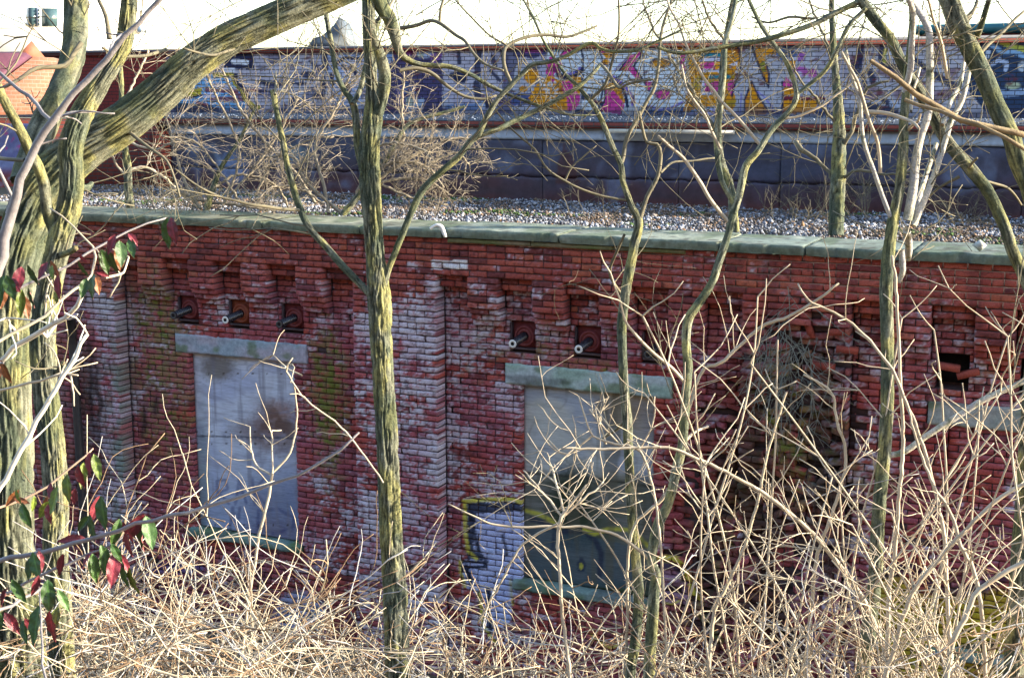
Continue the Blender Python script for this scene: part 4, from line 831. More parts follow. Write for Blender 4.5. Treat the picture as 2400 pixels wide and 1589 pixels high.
stem2 = [(130, 1300, 50), (132, 1190, 52), (125, 1060, 52), (113, 970, 54), (103, 870, 54), (101, 770, 54), (112, 690, 52), (130, 605, 52), (146, 540, 54), (165, 470, 52), (168, 405, 50), (166, 345, 52), (192, 268, 50), (238, 190, 42), (287, 108, 38), (300, 35, 36), (306, -50, 34)]
make_tree('forked_tree', 'twisting rough barked tree standing in front of the leaning trunk', stem2,
          [[(126, 540, 26), (110, 490, 26), (104, 440, 25), (92, 398, 24), (72, 360, 24), (52, 315, 24), (20, 255, 22), (-6, 200, 20)], [(175, 440, 20), (205, 440, 16), (215, 430, 10)], [(282, 150, 6), (300, 105, 5), (330, 40, 4), (335, -10, 4)],
           [(140, 600, 14), (165, 590, 14), (178, 582, 12)], [(60, 375, 10), (20, 372, 9), (-20, 372, 9)], [(135, 875, 16), (146, 862, 16), (148, 852, 12)]],
          5.9, bark=dict(amp=.26, q=5.0, b=6.5), S=84, twn=5, twL=.35, seed=3)
# central tree
ct = [(932, 1600, 55), (926, 1400, 55), (916, 1250, 50), (908, 1060, 47), (900, 930, 46), (893, 800, 46), (889, 700, 50), (880, 600, 39), (873, 500, 42), (866, 400, 47), (868, 330, 44), (874, 280, 42), (872, 215, 26), (868, 150, 26), (865, 70, 28), (862, -40, 27)]
cl = [[(878, 290, 26), (896, 225, 28), (902, 180, 28), (893, 135, 24), (880, 100, 20), (870, 70, 18)],
      [(852, 400, 17), (838, 340, 16), (833, 272, 16), (824, 236, 16), (805, 210, 13), (788, 168, 12), (775, 100, 12), (765, 40, 11), (758, -30, 10)],
      [(826, 245, 12), (844, 209, 12), (861, 140, 11), (876, 85, 11), (900, 20, 10), (925, -20, 9)],
      [(886, -10, 34), (896, 20, 32), (914, 45, 30), (926, 85, 26), (936, 120, 17), (953, 139, 14), (986, 152, 11), (1053, 157, 11), (1104, 176, 10), (1138, 196, 9), (1188, 220, 8), (1239, 240, 7), (1290, 257, 6), (1340, 270, 5), (1388, 270, 4)],
      [(938, 66, 10), (976, 60, 9), (1009, 49, 9), (1036, 57, 9), (1070, 84, 8), (1090, 98, 8), (1111, 125, 7), (1138, 149, 6), (1180, 165, 5)], [(1030, 52, 7), (1033, 20, 6), (1042, -10, 5)],
      [(878, 705, 18), (846, 668, 17), (800, 620, 17), (758, 572, 16), (722, 530, 16), (700, 480, 15), (685, 430, 15), (672, 380, 14), (660, 320, 13), (648, 260, 12), (640, 213, 15)],
      [(644, 225, 6), (647, 195, 5), (646, 170, 3)],
      [(898, 690, 17), (908, 640, 15), (935, 570, 15), (960, 510, 15), (985, 455, 16), (1010, 425, 15), (1040, 398, 15), (1075, 368, 15), (1100, 335, 15), (1120, 316, 15), (1138, 280, 13), (1165, 236, 12), (1199, 199, 12), (1229, 169, 11), (1249, 152, 11), (1290, 145, 10), (1327, 132, 9), (1374, 105, 9), (1395, 104, 9), (1408, 115, 8), (1442, 122, 8), (1493, 118, 8), (1533, 101, 6), (1600, 70, 5)],
      [(1112, 322, 12), (1165, 304, 12), (1205, 284, 12), (1256, 260, 12), (1307, 233, 11), (1357, 203, 10), (1390, 172, 9), (1408, 150, 8)],
      [(1199, 199, 9), (1182, 162, 9), (1182, 125, 9), (1195, 105, 8), (1232, 88, 8), (1280, 84, 8), (1327, 88, 7), (1400, 60, 5)],
      [(935, 165, 8), (970, 160, 10), (1010, 172, 9), (1050, 205, 8), (1090, 224, 7), (1130, 232, 6), (1165, 226, 5)], [(1408, 152, 7), (1430, 175, 7), (1450, 205, 7), (1470, 198, 6), (1530, 190, 5)], [(700, 492, 8), (650, 488, 8), (590, 478, 7), (520, 462, 6), (450, 430, 5), (410, 395, 4)],
      [(870, 60, 9), (905, 30, 7), (925, -10, 6)]]
make_tree('central_tree', 'tall furrowed tree with V forks standing before the central pilaster', ct, cl, 7.6, bark=dict(amp=.28, q=4.6, b=6.5), S=72, twn=9, twL=.7, lev=1, seed=4, extra=skyarcs(18, qa, 9.6, 560, 1350, 80, r=.004))
# pair of slim trees in front of the second window
a1 = [(1476, 1600, 24), (1489, 1499, 24), (1496, 1398, 23), (1488, 1296, 22), (1482, 1229, 22), (1476, 1128, 21), (1472, 1040, 21), (1470, 986, 22), (1462, 902, 20), (1459, 834, 20), (1457, 766, 22), (1462, 716, 22), (1472, 648, 22), (1487, 575, 22), (1497, 520, 20), (1478, 478, 15), (1460, 425, 14), (1456, 388, 14), (1436, 345, 13), (1412, 287, 12), (1391, 247, 11), (1374, 226, 10), (1354, 203, 9), (1327, 176, 8), (1300, 139, 7), (1273, 95, 6), (1249, 40, 6), (1215, -20, 5)]
make_tree('slim_tree', 'slim dark green stemmed tree before the second boarded window', a1,
          [sc_(Z3, 800, 0, 11, 6, (1940, 1150), (1960, 1080), (1990, 950), (2060, 830), (2120, 700), (2170, 620), (2190, 500), (2210, 300), (2250, 120), (2300, -20)),
           sc_(Z3, 800, 0, 11, 6, (2070, 1510), (2120, 1370), (2200, 1220), (2215, 1080), (2190, 1000), (2120, 980), (2080, 850), (2060, 780)),
           sc_(Z3, 800, 0, 8, 5, (1740, 690), (1830, 580), (1880, 430), (1920, 250), (1930, -10)),
           sc_(Z3, 800, 530, 7, 7, (1970, 70), (1900, 180), (1862, 280), (1890, 400), (1945, 480)),
           sc_(Z3, 800, 0, 6, 4, (2215, 1200), (2290, 1130), (2450, 1120), (2600, 1100)),
           sc_(Z3, 800, 0, 6, 4, (1990, 1390), (1800, 1360), (1550, 1260), (1430, 1170), (1340, 1040), (1200, 920), (1080, 780), (1000, 660)),
           sc_(Z3, 800, 0, 5, 3, (1550, 1260), (1600, 1160), (1690, 1080), (1770, 1010)),
           sc_(Z3, 800, 0, 5, 4, (1180, 330), (1050, 260), (900, 120), (780, -10)),
           sc_(Z3, 800, 0, 5, 3, (1640, 600), (1850, 620), (2010, 560), (2150, 560)),
           [(1470, 980, 8), (1440, 1010, 7), (1410, 1030, 5)]],
          8.3, bark=dict(amp=.16, q=2.0, b=6.), S=32, twn=6, twL=.7, seed=5, mt=M_TWIG, extra=skyarcs(18, qa, 9.4, 1180, 1640, 60, r=.004))
b1 = [(1520, 1600, 27), (1526, 1499, 27), (1533, 1398, 26), (1537, 1347, 25), (1527, 1310, 24), (1543, 1229, 24), (1567, 1178, 22), (1587, 1094, 22), (1600, 1037, 21), (1607, 935, 22), (1613, 868, 22), (1608, 800, 20), (1613, 750, 22), (1634, 716, 20), (1667, 665, 18), (1691, 597, 18), (1708, 547, 17), (1716, 510, 18), (1732, 460, 17), (1738, 432, 17), (1749, 388, 16), (1776, 355, 15), (1809, 304, 14), (1853, 257, 13), (1867, 220, 12), (1853, 169, 11), (1836, 135, 10), (1809, 98, 10), (1782, 57, 9), (1745, -20, 8)]
make_tree('slim_tree', 'slim pale barked tree bending right above the second window lintel', b1,
          [[(1720, 478, 12), (1691, 422, 12), (1681, 355, 15), (1681, 304, 14), (1691, 236, 13), (1698, 152, 12), (1700, 101, 11), (1715, 50, 10), (1728, -20, 9)],
           [(1712, 530, 10), (1640, 430, 9), (1600, 370, 8), (1540, 320, 6)],
           [(1540, 1326, 10), (1500, 1290, 9), (1460, 1262, 8), (1400, 1240, 7), (1320, 1234, 6), (1200, 1234, 6), (1150, 1226, 5), (1090, 1200, 4), (1050, 1180, 3)],
           [(1609, 900, 9), (1570, 860, 8), (1500, 800, 7), (1470, 760, 6), (1450, 700, 5), (1430, 640, 4), (1405, 590, 3)],
           [(1780, 340, 8), (1740, 290, 8), (1690, 236, 7), (1655, 190, 7), (1620, 130, 6), (1590, 60, 5), (1560, -10, 5)],
           [(1600, 1040, 8), (1630, 1010, 7), (1660, 998, 6)], [(1690, 350, 7), (1650, 270, 6), (1610, 210, 5), (1600, 150, 4)],
           [(1867, 222, 9), (1930, 170, 10), (1960, 120, 10), (1990, 60, 10), (2030, 20, 9)], [(1830, 280, 6), (1900, 262, 6), (1990, 200, 5), (2050, 140, 4)]],
          8.0, bark=dict(amp=.13, q=1.8, b=6., tone=.10), S=32, twn=6, twL=.7, seed=6, mt=M_STRAW2, twmat=M_TWIG, extra=skyarcs(24, qa, 9.2, 1500, 2100, 60, r=.004))
# right tree with pale upright shoots
c1 = [(2020, 1600, 34), (2050, 1364, 32), (2056, 1262, 31), (2063, 1161, 30), (2073, 1060, 30), (2080, 935, 29), (2080, 834, 29), (2077, 700, 29), (2082, 600, 28), (2090, 530, 26), (2108, 440, 22), (2117, 350, 22), (2118, 287, 20), (2124, 216, 18), (2127, 169, 16), (2134, 101, 15), (2137, 34, 13), (2130, -30, 12)]
make_tree('shooting_tree', 'right hand tree with many pale upright shoots above the third pilaster', c1,
          [sc_(Z3, 1600, 0, 11, 8, (1470, 1568), (1400, 1400), (1330, 1200), (1260, 1000), (1240, 850), (1230, 700), (1170, 520), (1130, 350)),
           sc_(Z3, 1600, 0, 9, 7, (1370, 1200), (1370, 1050), (1300, 850), (1250, 690), (1200, 560), (1100, 360)),
           sc_(Z3, 1600, 0, 22, 14, (1560, 1530), (1600, 1300), (1620, 1100), (1650, 950), (1700, 800), (1715, 600), (1712, 300), (1700, 200), (1620, 60), (1560, -10)),
           sc_(Z3, 1600, 0, 15, 11, (1600, 1568), (1680, 1380), (1740, 1230), (1790, 1080), (1830, 950), (1870, 820), (1930, 720), (1970, 580), (1990, 485)),
           sc_(Z3, 1600, 0, 13, 10, (1590, 1560), (1650, 1340), (1700, 1180), (1760, 1000)),
           sc_(Z3, 1600, 0, 12, 9, (1800, 870), (1860, 700), (1920, 600), (1950, 440)),
           sc_(Z3, 1600, 0, 16, 12, (1540, 640), (1580, 480), (1590, 300), (1600, 100), (1560, -20)),
           [(2125, 540, 18), (2130, 575, 18), (2128, 605, 17)], [(2112, 585, 14), (2116, 635, 13), (2106, 662, 10)],
           sc_(Z3, 1600, 0, 10, 6, (1260, 780), (1400, 790), (1520, 820), (1600, 860), (1640, 900)),
           [(2076, 1068, 15), (2120, 1058, 15), (2174, 1020, 15), (2259, 966, 15), (2309, 935, 14), (2420, 885, 13)],
           sc_(Z3, 1600, 0, 7, 5, (1580, 780), (1600, 640), (1650, 470)), sc_(Z3, 1600, 0, 8, 5, (1560, 900), (1620, 850), (1650, 790)), sc_(Z3, 1600, 0, 8, 6, (1840, 540), (1790, 300), (1740, 130), (1700, -10)), sc_(Z3, 1600, 0, 6, 5, (1830, 420), (1780, 200), (1790, -10))],
          7.6, bark=dict(amp=.16, q=2.0, b=6., tone=.03), S=36, twn=8, twL=.6, seed=7, palelimb=True, mt=M_STRAW2, twmat=M_TWIG, extra=skyarcs(22, qa, 8.8, 2000, 2420, 100, r=.004))
# diagonal trunks at the right
d1 = sc_(Z3, 1600, 0, 40, 44, (2500, 1600), (2440, 1450), (2400, 1300), (2330, 1130), (2290, 980), (2230, 850), (2150, 680), (2070, 500), (1980, 320), (1900, 150), (1840, -30), (1790, -200))
make_tree('diagonal_tree', 'mossy tree trunk slanting down the top right corner', d1, [sc_(Z3, 1600, 0, 16, 10, (2040, 260), (2080, 150), (2120, 20), (2140, -60)), sc_(Z3, 1600, 0, 9, 6, (2070, 360), (2200, 240), (2367, 70)), sc_(Z3, 1600, 0, 10, 7, (1960, 150), (2030, 60), (2060, -40))], 7.6, bark=dict(amp=.14, q=2.4, b=5., tone=-.02), S=48, twn=6, twL=.5, seed=8)
e1 = [(2440, 760, 30), (2404, 655, 28), (2377, 597, 27), (2353, 530, 27), (2343, 507, 27), (2316, 449, 28), (2276, 399, 30), (2225, 338, 27), (2195, 287, 27), (2157, 220, 27), (2130, 179, 26), (2107, 135, 25), (2086, 91, 25), (2049, 44, 24), (2010, -10, 22), (1970, -60, 20)]
make_tree('diagonal_tree', 'slimmer slanting tree crossing behind the pale shoots at the right', e1, [[(2028, -2, 13), (1960, 30, 13), (1900, 60, 12), (1800, 92, 12), (1730, 105, 11), (1650, 118, 10), (1590, 125, 9), (1540, 112, 6)], [(1910, 45, 6), (1850, 40, 6), (1800, 55, 5), (1760, 40, 4)], [(2270, 395, 8), (2290, 370, 6)], [(2300, 420, 7), (2360, 440, 6), (2395, 480, 5)], [(2250, 415, 8), (2200, 440, 6), (2170, 470, 4)]], 8.0, bark=dict(amp=.12, q=2.2, b=5.), S=36, twn=8, twL=.6, seed=9)
# trees rooted on the gravel roof
def roof_tree(label, trunk, limbs, dY, seed, mt=None, twn=12, twL=.7, amp=.25, lev=1, twmat=None, droop=0, tone=0.):
    q = random.Random(seed); P = []; W = []
    b = onz(trunk[0][0], trunk[0][1], 5.55); dep = float((b - CAM) @ vf)
    P, W = traced(trunk, dep); t = empty('roof_tree', label, 'tree')
    V, F, c = bark_tube(P, W, S=32, seed=seed * 2.1, amp=amp, q=2.2, b=5, tone=tone); mk('trunk', V, F, M_BARK, t, col=c, smooth=True); tw = []
    for lm in limbs:
        L, Wl = traced(lm, dep, dep + q.uniform(-.5, .4)); Lr, Wr = resample(L, Wl, .05); Lr = Lr + np.array([[q.gauss(0, .006) for _ in range(3)] for _ in Lr])
        V, F = batch_tubes([(Lr, Wr)], 8); mk('branch', V, F, mt or M_TWIG, t, smooth=True); twigs_on(Lr, Wr, q, max(3, int(twn * len(Lr) * .05)), twL, lev, droop, out=tw, rmin=.004)
    Pr, Wr = resample(P, W, .06)
    if tw: V, F = batch_tubes(tw, 4); mk('twigs', V, F, twmat or mt or M_TWIG, t, smooth=True)
roof_tree('ivy stemmed dark tree growing on the gravel roof behind the right wall', [(1960, 552, 34), (1962, 473, 32), (1966, 372, 32), (1965, 270, 26), (1958, 169, 16), (1951, 68, 13), (1948, -40, 12)],
          [[(1968, 350, 12), (1990, 320, 10), (2010, 260, 9), (2030, 210, 8), (2080, 190, 6)], [(1960, 440, 9), (1930, 390, 8), (1880, 350, 12), (1865, 335, 12)], [(1970, 420, 8), (2010, 400, 7), (2080, 410, 6), (2150, 400, 5)], [(1955, 150, 7), (1920, 60, 6), (1890, -10, 5)], [(1965, 300, 8), (1920, 240, 7), (1870, 180, 5), (1850, 120, 4)]], 15, 21, twn=10, twL=1.0)
roof_tree('straight grey tree growing on the gravel roof beside the slim pale tree', [(1722, 547, 22), (1712, 440, 18), (1690, 380, 18), (1682, 310, 17), (1690, 220, 15), (1697, 120, 13), (1722, -20, 11)], [[(1684, 330, 10), (1650, 260, 9), (1615, 200, 8), (1560, 120, 6), (1520, 40, 5), (1500, -20, 4)], [(1700, 100, 7), (1660, 40, 6), (1640, -20, 5)]], 15, 22, twn=9, twL=1.0)
roof_tree('small grey stemmed tree on the roof behind the forked trunk', [(305, 494, 20), (300, 440, 18), (298, 388, 18), (288, 304, 14), (284, 200, 11), (280, 130, 9)],
          [[(300, 400, 8), (340, 392, 7), (385, 415, 6), (410, 440, 5)], [(300, 420, 6), (270, 380, 5), (240, 300, 5)], [(286, 250, 7), (320, 180, 5), (350, 120, 4)], [(290, 330, 6), (360, 350, 5), (420, 330, 4), (460, 360, 4)]], 15, 23, mt=M_STRAW2, twn=9, twL=.8)
roof_tree('bare bush with arching straw twigs on the roof left of the central trunk', [(482, 500, 14), (500, 440, 12), (520, 390, 10), (560, 330, 8), (600, 250, 6)],
          [[(470, 490, 8), (430, 420, 7), (405, 330, 5), (380, 250, 4)], [(500, 440, 7), (560, 410, 6), (640, 430, 5), (680, 490, 5)], [(400, 440, 7), (470, 470, 7), (560, 480, 8), (640, 492, 8), (700, 498, 6)], [(520, 480, 7), (600, 390, 6), (660, 300, 5), (700, 230, 4)], [(530, 470, 6), (560, 350, 5), (490, 190, 5), (480, 140, 4)],
           [(560, 470, 7), (500, 380, 5), (450, 330, 5), (380, 320, 4)], [(740, 480, 8), (690, 400, 7), (620, 330, 7), (560, 250, 6), (520, 160, 5)], [(600, 460, 6), (640, 380, 5), (720, 330, 5), (780, 320, 4)]], 15, 24, mt=M_TWIG2, twn=12, twL=.8, droop=.02)
roof_tree('dense arching bush with pale twigs on the roof right of the central trunk', [(800, 508, 16), (840, 460, 14), (880, 410, 13), (920, 350, 11), (960, 290, 9), (1050, 262, 8), (1090, 250, 6)],
          [[(840, 460, 9), (900, 390, 9), (960, 380, 8), (1010, 400, 7), (1040, 440, 4)], [(850, 450, 9), (930, 390, 9), (1000, 350, 8), (1060, 325, 7), (1120, 325, 4)], [(860, 440, 8), (930, 420, 8), (1000, 425, 6), (1060, 460, 4)], [(830, 470, 8), (880, 350, 7), (950, 340, 6), (1010, 360, 5)], [(770, 500, 9), (760, 440, 8), (740, 340, 7), (790, 250, 6), (830, 150, 5)], [(870, 420, 8), (930, 450, 6), (1000, 470, 5), (1050, 480, 4)],
           [(920, 360, 7), (945, 330, 6), (942, 240, 6), (948, 170, 4)], [(1010, 380, 6), (1070, 360, 5), (1100, 390, 4)], [(800, 500, 8), (720, 430, 7), (690, 370, 6), (620, 370, 5)], [(760, 480, 6), (700, 440, 5), (640, 440, 4), (600, 470, 4)]], 15, 25, mt=M_TWIG2, twn=20, twL=.5, lev=2, droop=.02)
for lab, xx, n, hh in (('low dry weed clump against the rusty cladding', 1870, 22, .5), ('thin dry weeds on the gravel left of the slim pale tree', 1380, 9, .5), ('thin dry weeds on the gravel beside the ivy stemmed tree', 1990, 26, .6), ('dry weeds at the right end of the gravel', 2250, 24, .5), ('dry brown weeds behind the coping at the left', 420, 50, .5)):
    q = random.Random(int(xx)); out = []
    for _ in range(n):
        p = onz(xx + q.gauss(0, 55), q.uniform(482, 520) + (xx > 1500) * 12, 5.53); grow(p, (q.gauss(0, .5), q.gauss(0, .4), 1), hh * q.uniform(.5, 1.2), .0035, 1, out, q, .03)
    t = MB(); V, F = batch_tubes(out, 4); tag(mk('dry_weeds', V, F, M_TWIG, smooth=True), lab, 'weeds')

# ------------------------------------------------------------------ foreground shoots
def shoot(label, paths, d, mt, name='bare_shrub', cat='shrub', twn=6, twL=.25, seed=1, S=10, root=True, group=None, lev=0):
    q = random.Random(seed); t = empty(name, label, cat, group=group); tw = []
    for k, pp in enumerate(paths):
        L, W = traced(pp, d, d + q.uniform(-.25, .25))
        if root and k == 0: L, W = root_down(L, W, 1.1)
        Lr, Wr = resample(L, W, .04); Lr = Lr + np.array([[q.gauss(0, .0022) for _ in range(3)] for _ in Lr]); V, F = batch_tubes([(Lr, Wr)], S); mk('stem', V, F, mt, t, smooth=True)
        if twn: twigs_on(Lr, Wr, q, twn, twL, lev, 0, out=tw, rmin=.003, t0=.3)
    if tw: V, F = batch_tubes(tw, 5); mk('twigs', V, F, mt, t, smooth=True)
    return t
def q9(w0, w1, *p): return sc_(Z3, 1600, 1060, w0, w1, *p)
shoot('long pale diagonal stem crossing before the ruined pilaster', [[(2094, 1640, 12), (2086, 1550, 12), (2049, 1459, 12), (2012, 1384, 11), (1972, 1330, 11), (1904, 1249, 10), (1836, 1192, 10), (1782, 1151, 9), (1728, 1121, 9), (1634, 1074, 8), (1564, 1050, 7), (1400, 1052, 6), (1317, 1050, 4)]], 7.5, M_STRAW2, seed=31, twn=22, twL=.7, lev=1)
shoot('straight bright shoot just right of the right hand tree', [[(2076, 1600, 11), (2083, 1398, 10), (2097, 1296, 10), (2107, 1161, 9), (2117, 1060, 9), (2113, 952, 8), (2100, 682, 7), (2090, 600, 6)]], 7.2, M_STRAW2, seed=32, twn=14, twL=.5)
shoot('bright shoot leaning left over the third bay', [[(2230, 1620, 12), (2228, 1516, 11), (2222, 1432, 10), (2215, 1296, 10), (2205, 1212, 9), (2168, 1060, 8), (2107, 902, 8), (2073, 841, 7), (1999, 760, 6), (1924, 719, 6), (1890, 702, 5), (1870, 665, 4)]], 7.0, M_STRAW2, seed=33, twn=20, twL=.5)
shoot('straw shoot rising steeply right of the leaning shoot', [[(2310, 1600, 10), (2290, 1364, 10), (2252, 1280, 9), (2228, 1202, 8), (2188, 1138, 7), (2150, 1040, 6), (2130, 960, 5)]], 6.8, M_STRAW2, seed=34, twn=16, twL=.5)
shoot('thick pale stem curving up to the right edge at the bottom', [q9(14, 11, (1800, 1700), (1830, 1568), (1880, 1300), (1960, 1150), (2060, 950), (2367, 760), (2450, 700))], 6.2, M_STRAW2, seed=35, twn=20, twL=.5, lev=1)
shoot('pale stem sweeping from the bottom up to the right edge', [q9(12, 9, (1400, 1600), (1460, 1400), (1530, 1150), (1620, 930), (1780, 740), (1900, 600), (2150, 350), (2367, 220), (2450, 160))], 6.6, M_STRAW2, seed=36, twn=22, twL=.5, lev=1)
shoot('thin straw shoot before the dark ruined brickwork', [q9(10, 5, (180, 1500), (200, 1300), (220, 1100), (330, 880), (420, 680), (490, 450), (540, 250), (590, 0), (650, -200), (720, -420))], 7.4, M_STRAW, seed=37, twn=18, twL=.5)
shoot('thin straw shoot rising beside the ruined pilaster', [q9(10, 5, (850, 1568), (900, 1000), (940, 700), (1080, 300), (1130, 0), (1060, -250), (1030, -420), (840, -540))], 7.6, M_STRAW, seed=38, twn=18, twL=.5)
shoot('long straw stem from the ruined pilaster up across the lintel', [[(1480, 1250, 7), (1560, 1160, 7), (1590, 1060, 7), (1640, 880, 8), (1690, 850, 8), (1780, 770, 8), (1850, 740, 7), (1920, 700, 6), (1965, 665, 5)]], 8.2, M_STRAW2, seed=39, twn=20, twL=.6)
shoot('reddish forked twig before the second window', [[(1335, 1600, 9), (1318, 1440, 8), (1308, 1270, 8), (1316, 1210, 8), (1345, 1175, 6), (1376, 1135, 4)], [(1318, 1212, 6), (1380, 1160, 5), (1415, 1128, 3)], [(1318, 1210, 6), (1260, 1140, 5), (1228, 1103, 3)], [(1322, 1200, 6), (1300, 1120, 5), (1283, 1060, 3)], [(1312, 1225, 6), (1260, 1250, 6), (1215, 1290, 5), (1170, 1370, 5), (1120, 1460, 5)]], 7.3, M_STRAW2, seed=40, twn=8, twL=.4)
shoot('pale twig with upright tips before the second window board', [[(1560, 1500, 6), (1540, 1200, 6), (1500, 1060, 6), (1440, 1040, 6), (1390, 1020, 5), (1372, 980, 4), (1356, 930, 3)], [(1390, 1020, 5), (1330, 1065, 5), (1300, 1045, 4), (1280, 1025, 3)], [(1420, 1040, 5), (1405, 980, 4), (1425, 930, 3)], [(1500, 1050, 5), (1530, 990, 4), (1535, 930, 3)], [(1450, 1040, 5), (1400, 985, 4), (1380, 960, 3)]], 7.8, M_STRAW2, seed=41, twn=5, twL=.3)
shoot('pale forked twig before the first window board', [[(560, 1600, 8), (600, 1300, 7), (630, 1160, 7), (640, 1110, 6), (680, 1060, 5), (697, 960, 4), (688, 900, 3)], [(632, 1112, 5), (600, 1090, 5), (588, 1050, 4), (585, 1000, 3)], [(640, 1110, 4), (637, 1030, 4), (640, 1010, 3), (660, 1010, 3)], [(710, 880, 4), (672, 862, 4), (668, 860, 4), (640, 832, 3)], [(900, 1130, 4), (800, 1000, 4), (720, 940, 4), (672, 870, 4), (685, 838, 3)]], 7.0, M_STRAW2, seed=42, twn=4, twL=.3)
shoot('bleached white branch reaching from the left edge', [[(-20, 870, 13), (0, 848, 13), (50, 800, 12), (101, 773, 12), (149, 746, 11), (180, 715, 10), (193, 690, 10)], [(44, 795, 7), (25, 760, 6), (14, 745, 5)], [(95, 776, 8), (110, 790, 7), (135, 755, 5)]], 4.0, M_BLEACH, name='bare_branch', cat='branch', seed=43, twn=3, twL=.15, root=False)
shoot('long bleached stick rising steeply at the left edge', [[(-20, 1180, 13), (0, 1140, 13), (30, 1090, 12), (68, 1020, 12), (101, 959, 11), (145, 885, 11), (176, 834, 10), (207, 782, 9)]], 3.8, M_BLEACH, name='bare_branch', cat='branch', seed=44, twn=5, twL=.2, root=False)
shoot('thin cream twig crossing the bleached stick', [[(-20, 920, 6), (0, 915, 6), (68, 898, 6), (142, 881, 5), (182, 881, 4)], [(145, 880, 4), (188, 866, 3)]], 3.9, M_STRAW2, name='bare_branch', cat='branch', seed=45, twn=3, twL=.12, root=False)
shoot('cream vine twig curving under the upper red leaves', [[(-20, 808, 8), (0, 800, 8), (101, 736, 7), (169, 682, 7), (216, 645, 6), (222, 600, 6), (216, 580, 5), (169, 530, 4), (120, 490, 4)], [(245, 650, 6), (290, 637, 5), (302, 600, 4)]], 3.4, M_STRAW2, name='bare_branch', cat='branch', seed=46, twn=3, twL=.12, root=False)
sb = [[(-30, 700, 28), (5, 600, 26), (20, 530, 25), (40, 456, 22), (60, 388, 20), (85, 338, 19), (122, 287, 18), (152, 243, 16), (203, 190, 15), (270, 115, 14), (320, 55, 12), (395, -20, 11)], [(118, 285, 9), (68, 230, 9), (-15, 160, 8)], [(125, 290, 8), (145, 275, 7), (170, 266, 6), (223, 263, 5)], [(262, 125, 8), (262, 95, 6), (285, 82, 5)], [(20, 500, 10), (25, 460, 9), (5, 410, 8), (-20, 370, 8)]]
shoot('smooth grey branch rising diagonally in front of the mossy trunks', sb, 3.2, M_SMOOTH, name='smooth_branch', cat='branch', seed=47, twn=2, twL=.12, root=False, S=20)
shoot('blurred tan branch crossing the shoots near the right edge', [[(2036, 140, 9), (2090, 186, 12), (2141, 223, 13), (2201, 250, 13), (2259, 284, 14), (2326, 301, 14), (2420, 325, 14)], [(2120, 230, 9), (2200, 262, 9), (2290, 290, 9), (2420, 360, 10)]], 2.2, mat('tan_branch', base=(.36, .26, .14), col2=(.17, .12, .07), vscale=45, rough=.9, bump=.6, bscale=60), name='near_branch', cat='branch', seed=48, twn=0, root=False, S=14)

# leafy evergreen branches in the left foreground
M_LEAF = bpy.data.materials.new('leaf'); M_LEAF.use_nodes = True
def leafmat(name, top, under):
    m = mat(name, attr=True, var=.3, vscale=45, rough=.42, spec=.4, bump=.25, bscale=120); n = m.node_tree.nodes; l = m.node_tree.links; b = n['Principled BSDF']
    src = b.inputs['Base Color'].links[0].from_socket; g = n.new('ShaderNodeNewGeometry'); mx = n.new('ShaderNodeMix'); mx.data_type = 'RGBA'; l.new(g.outputs['Backfacing'], mx.inputs[0]); l.new(src, mx.inputs[7]); mx.inputs[6].default_value = (*under, 1); l.new(mx.outputs[2], b.inputs['Base Color'])
    b.inputs['Transmission Weight'].default_value = 0.; return m
LG = leafmat('green_leaf', (.035, .085, .012), (.24, .09, .085)); LG2 = leafmat('yellow_green_leaf', (.11, .15, .012), (.28, .12, .08)); LR = leafmat('red_leaf', (.22, .022, .03), (.27, .06, .075)); LO = leafmat('brown_leaf', (.20, .07, .02), (.30, .12, .08))
def leaf(px, py, Lpx, ang, kind, d, parent, q):
    """px,py: stalk end; ang: image angle of the tip (90 = straight down)"""
    L = Lpx * d / FOC; Wd = L * q.uniform(.18, .245); nu, nv = 20, 8
    a = R(ang); ax = vr * math.cos(a) - vu * math.sin(a); ax = ax + vf * q.uniform(-.35, .35); ax /= np.linalg.norm(ax)
    nr = -vf + vr * q.uniform(-.9, .9) + vu * q.uniform(-.2, .6); sd = np.cross(ax, nr); sd /= np.linalg.norm(sd); nr = np.cross(sd, ax)
    base = atd(px, py, d + q.uniform(-.06, .06)); V = []; curl = q.uniform(-.1, .28); fold = q.uniform(.15, .55)
    for i in range(nu + 1):
        t = i / nu; w_ = Wd * (math.sin(math.pi * t ** .85) ** .9 + .02) * (1 - .15 * t)
        for j in range(nv + 1):
            s = (j / nv - .5) * 2; wave = math.sin(t * 19 + s * 3) * .018 * L * abs(s)
            V.append(base + ax * L * t + sd * w_ * s * math.cos(fold * abs(s)) + nr * (w_ * fold * abs(s) - curl * L * (t - .3) ** 2 + wave))
    F = [[i * (nv + 1) + j, (i + 1) * (nv + 1) + j, (i + 1) * (nv + 1) + j + 1, i * (nv + 1) + j + 1] for i in range(nu) for j in range(nv)]
    c0 = np.array({'g': (.030, .066, .014), 'y': (.085, .115, .016), 'r': (.12, .016, .024), 'o': (.17, .06, .022)}[kind]) * q.uniform(.7, 1.25); k2 = np.array((.16, .05, .02)); cl_ = []; e0 = q.random()
    for i in range(nu + 1):
        for j in range(nv + 1):
            s = abs(j / nv - .5) * 2; v = .16 * max(0, math.cos((i / nu * 7 - s * 1.6) * math.pi * 2)) ** 3 * (s > .1)
            c = c0 * (1 + 1.1 * (s < .1) + v * 2); m_ = min(1, max(0, (s - .75) * 2 + (i / nu - .8) * 2)) * e0; cl_.append(c * (1 - m_) + k2 * m_)
    o = mk('leaf', np.array(V), [F], {'g': LG, 'y': LG2, 'r': LR, 'o': LO}[kind], parent, smooth=True, col=np.array(cl_))
    if kind == 'r': o['label'] = 'red leaf'
def q7(x, y): return (x / Z3, y / Z3 + 1060)
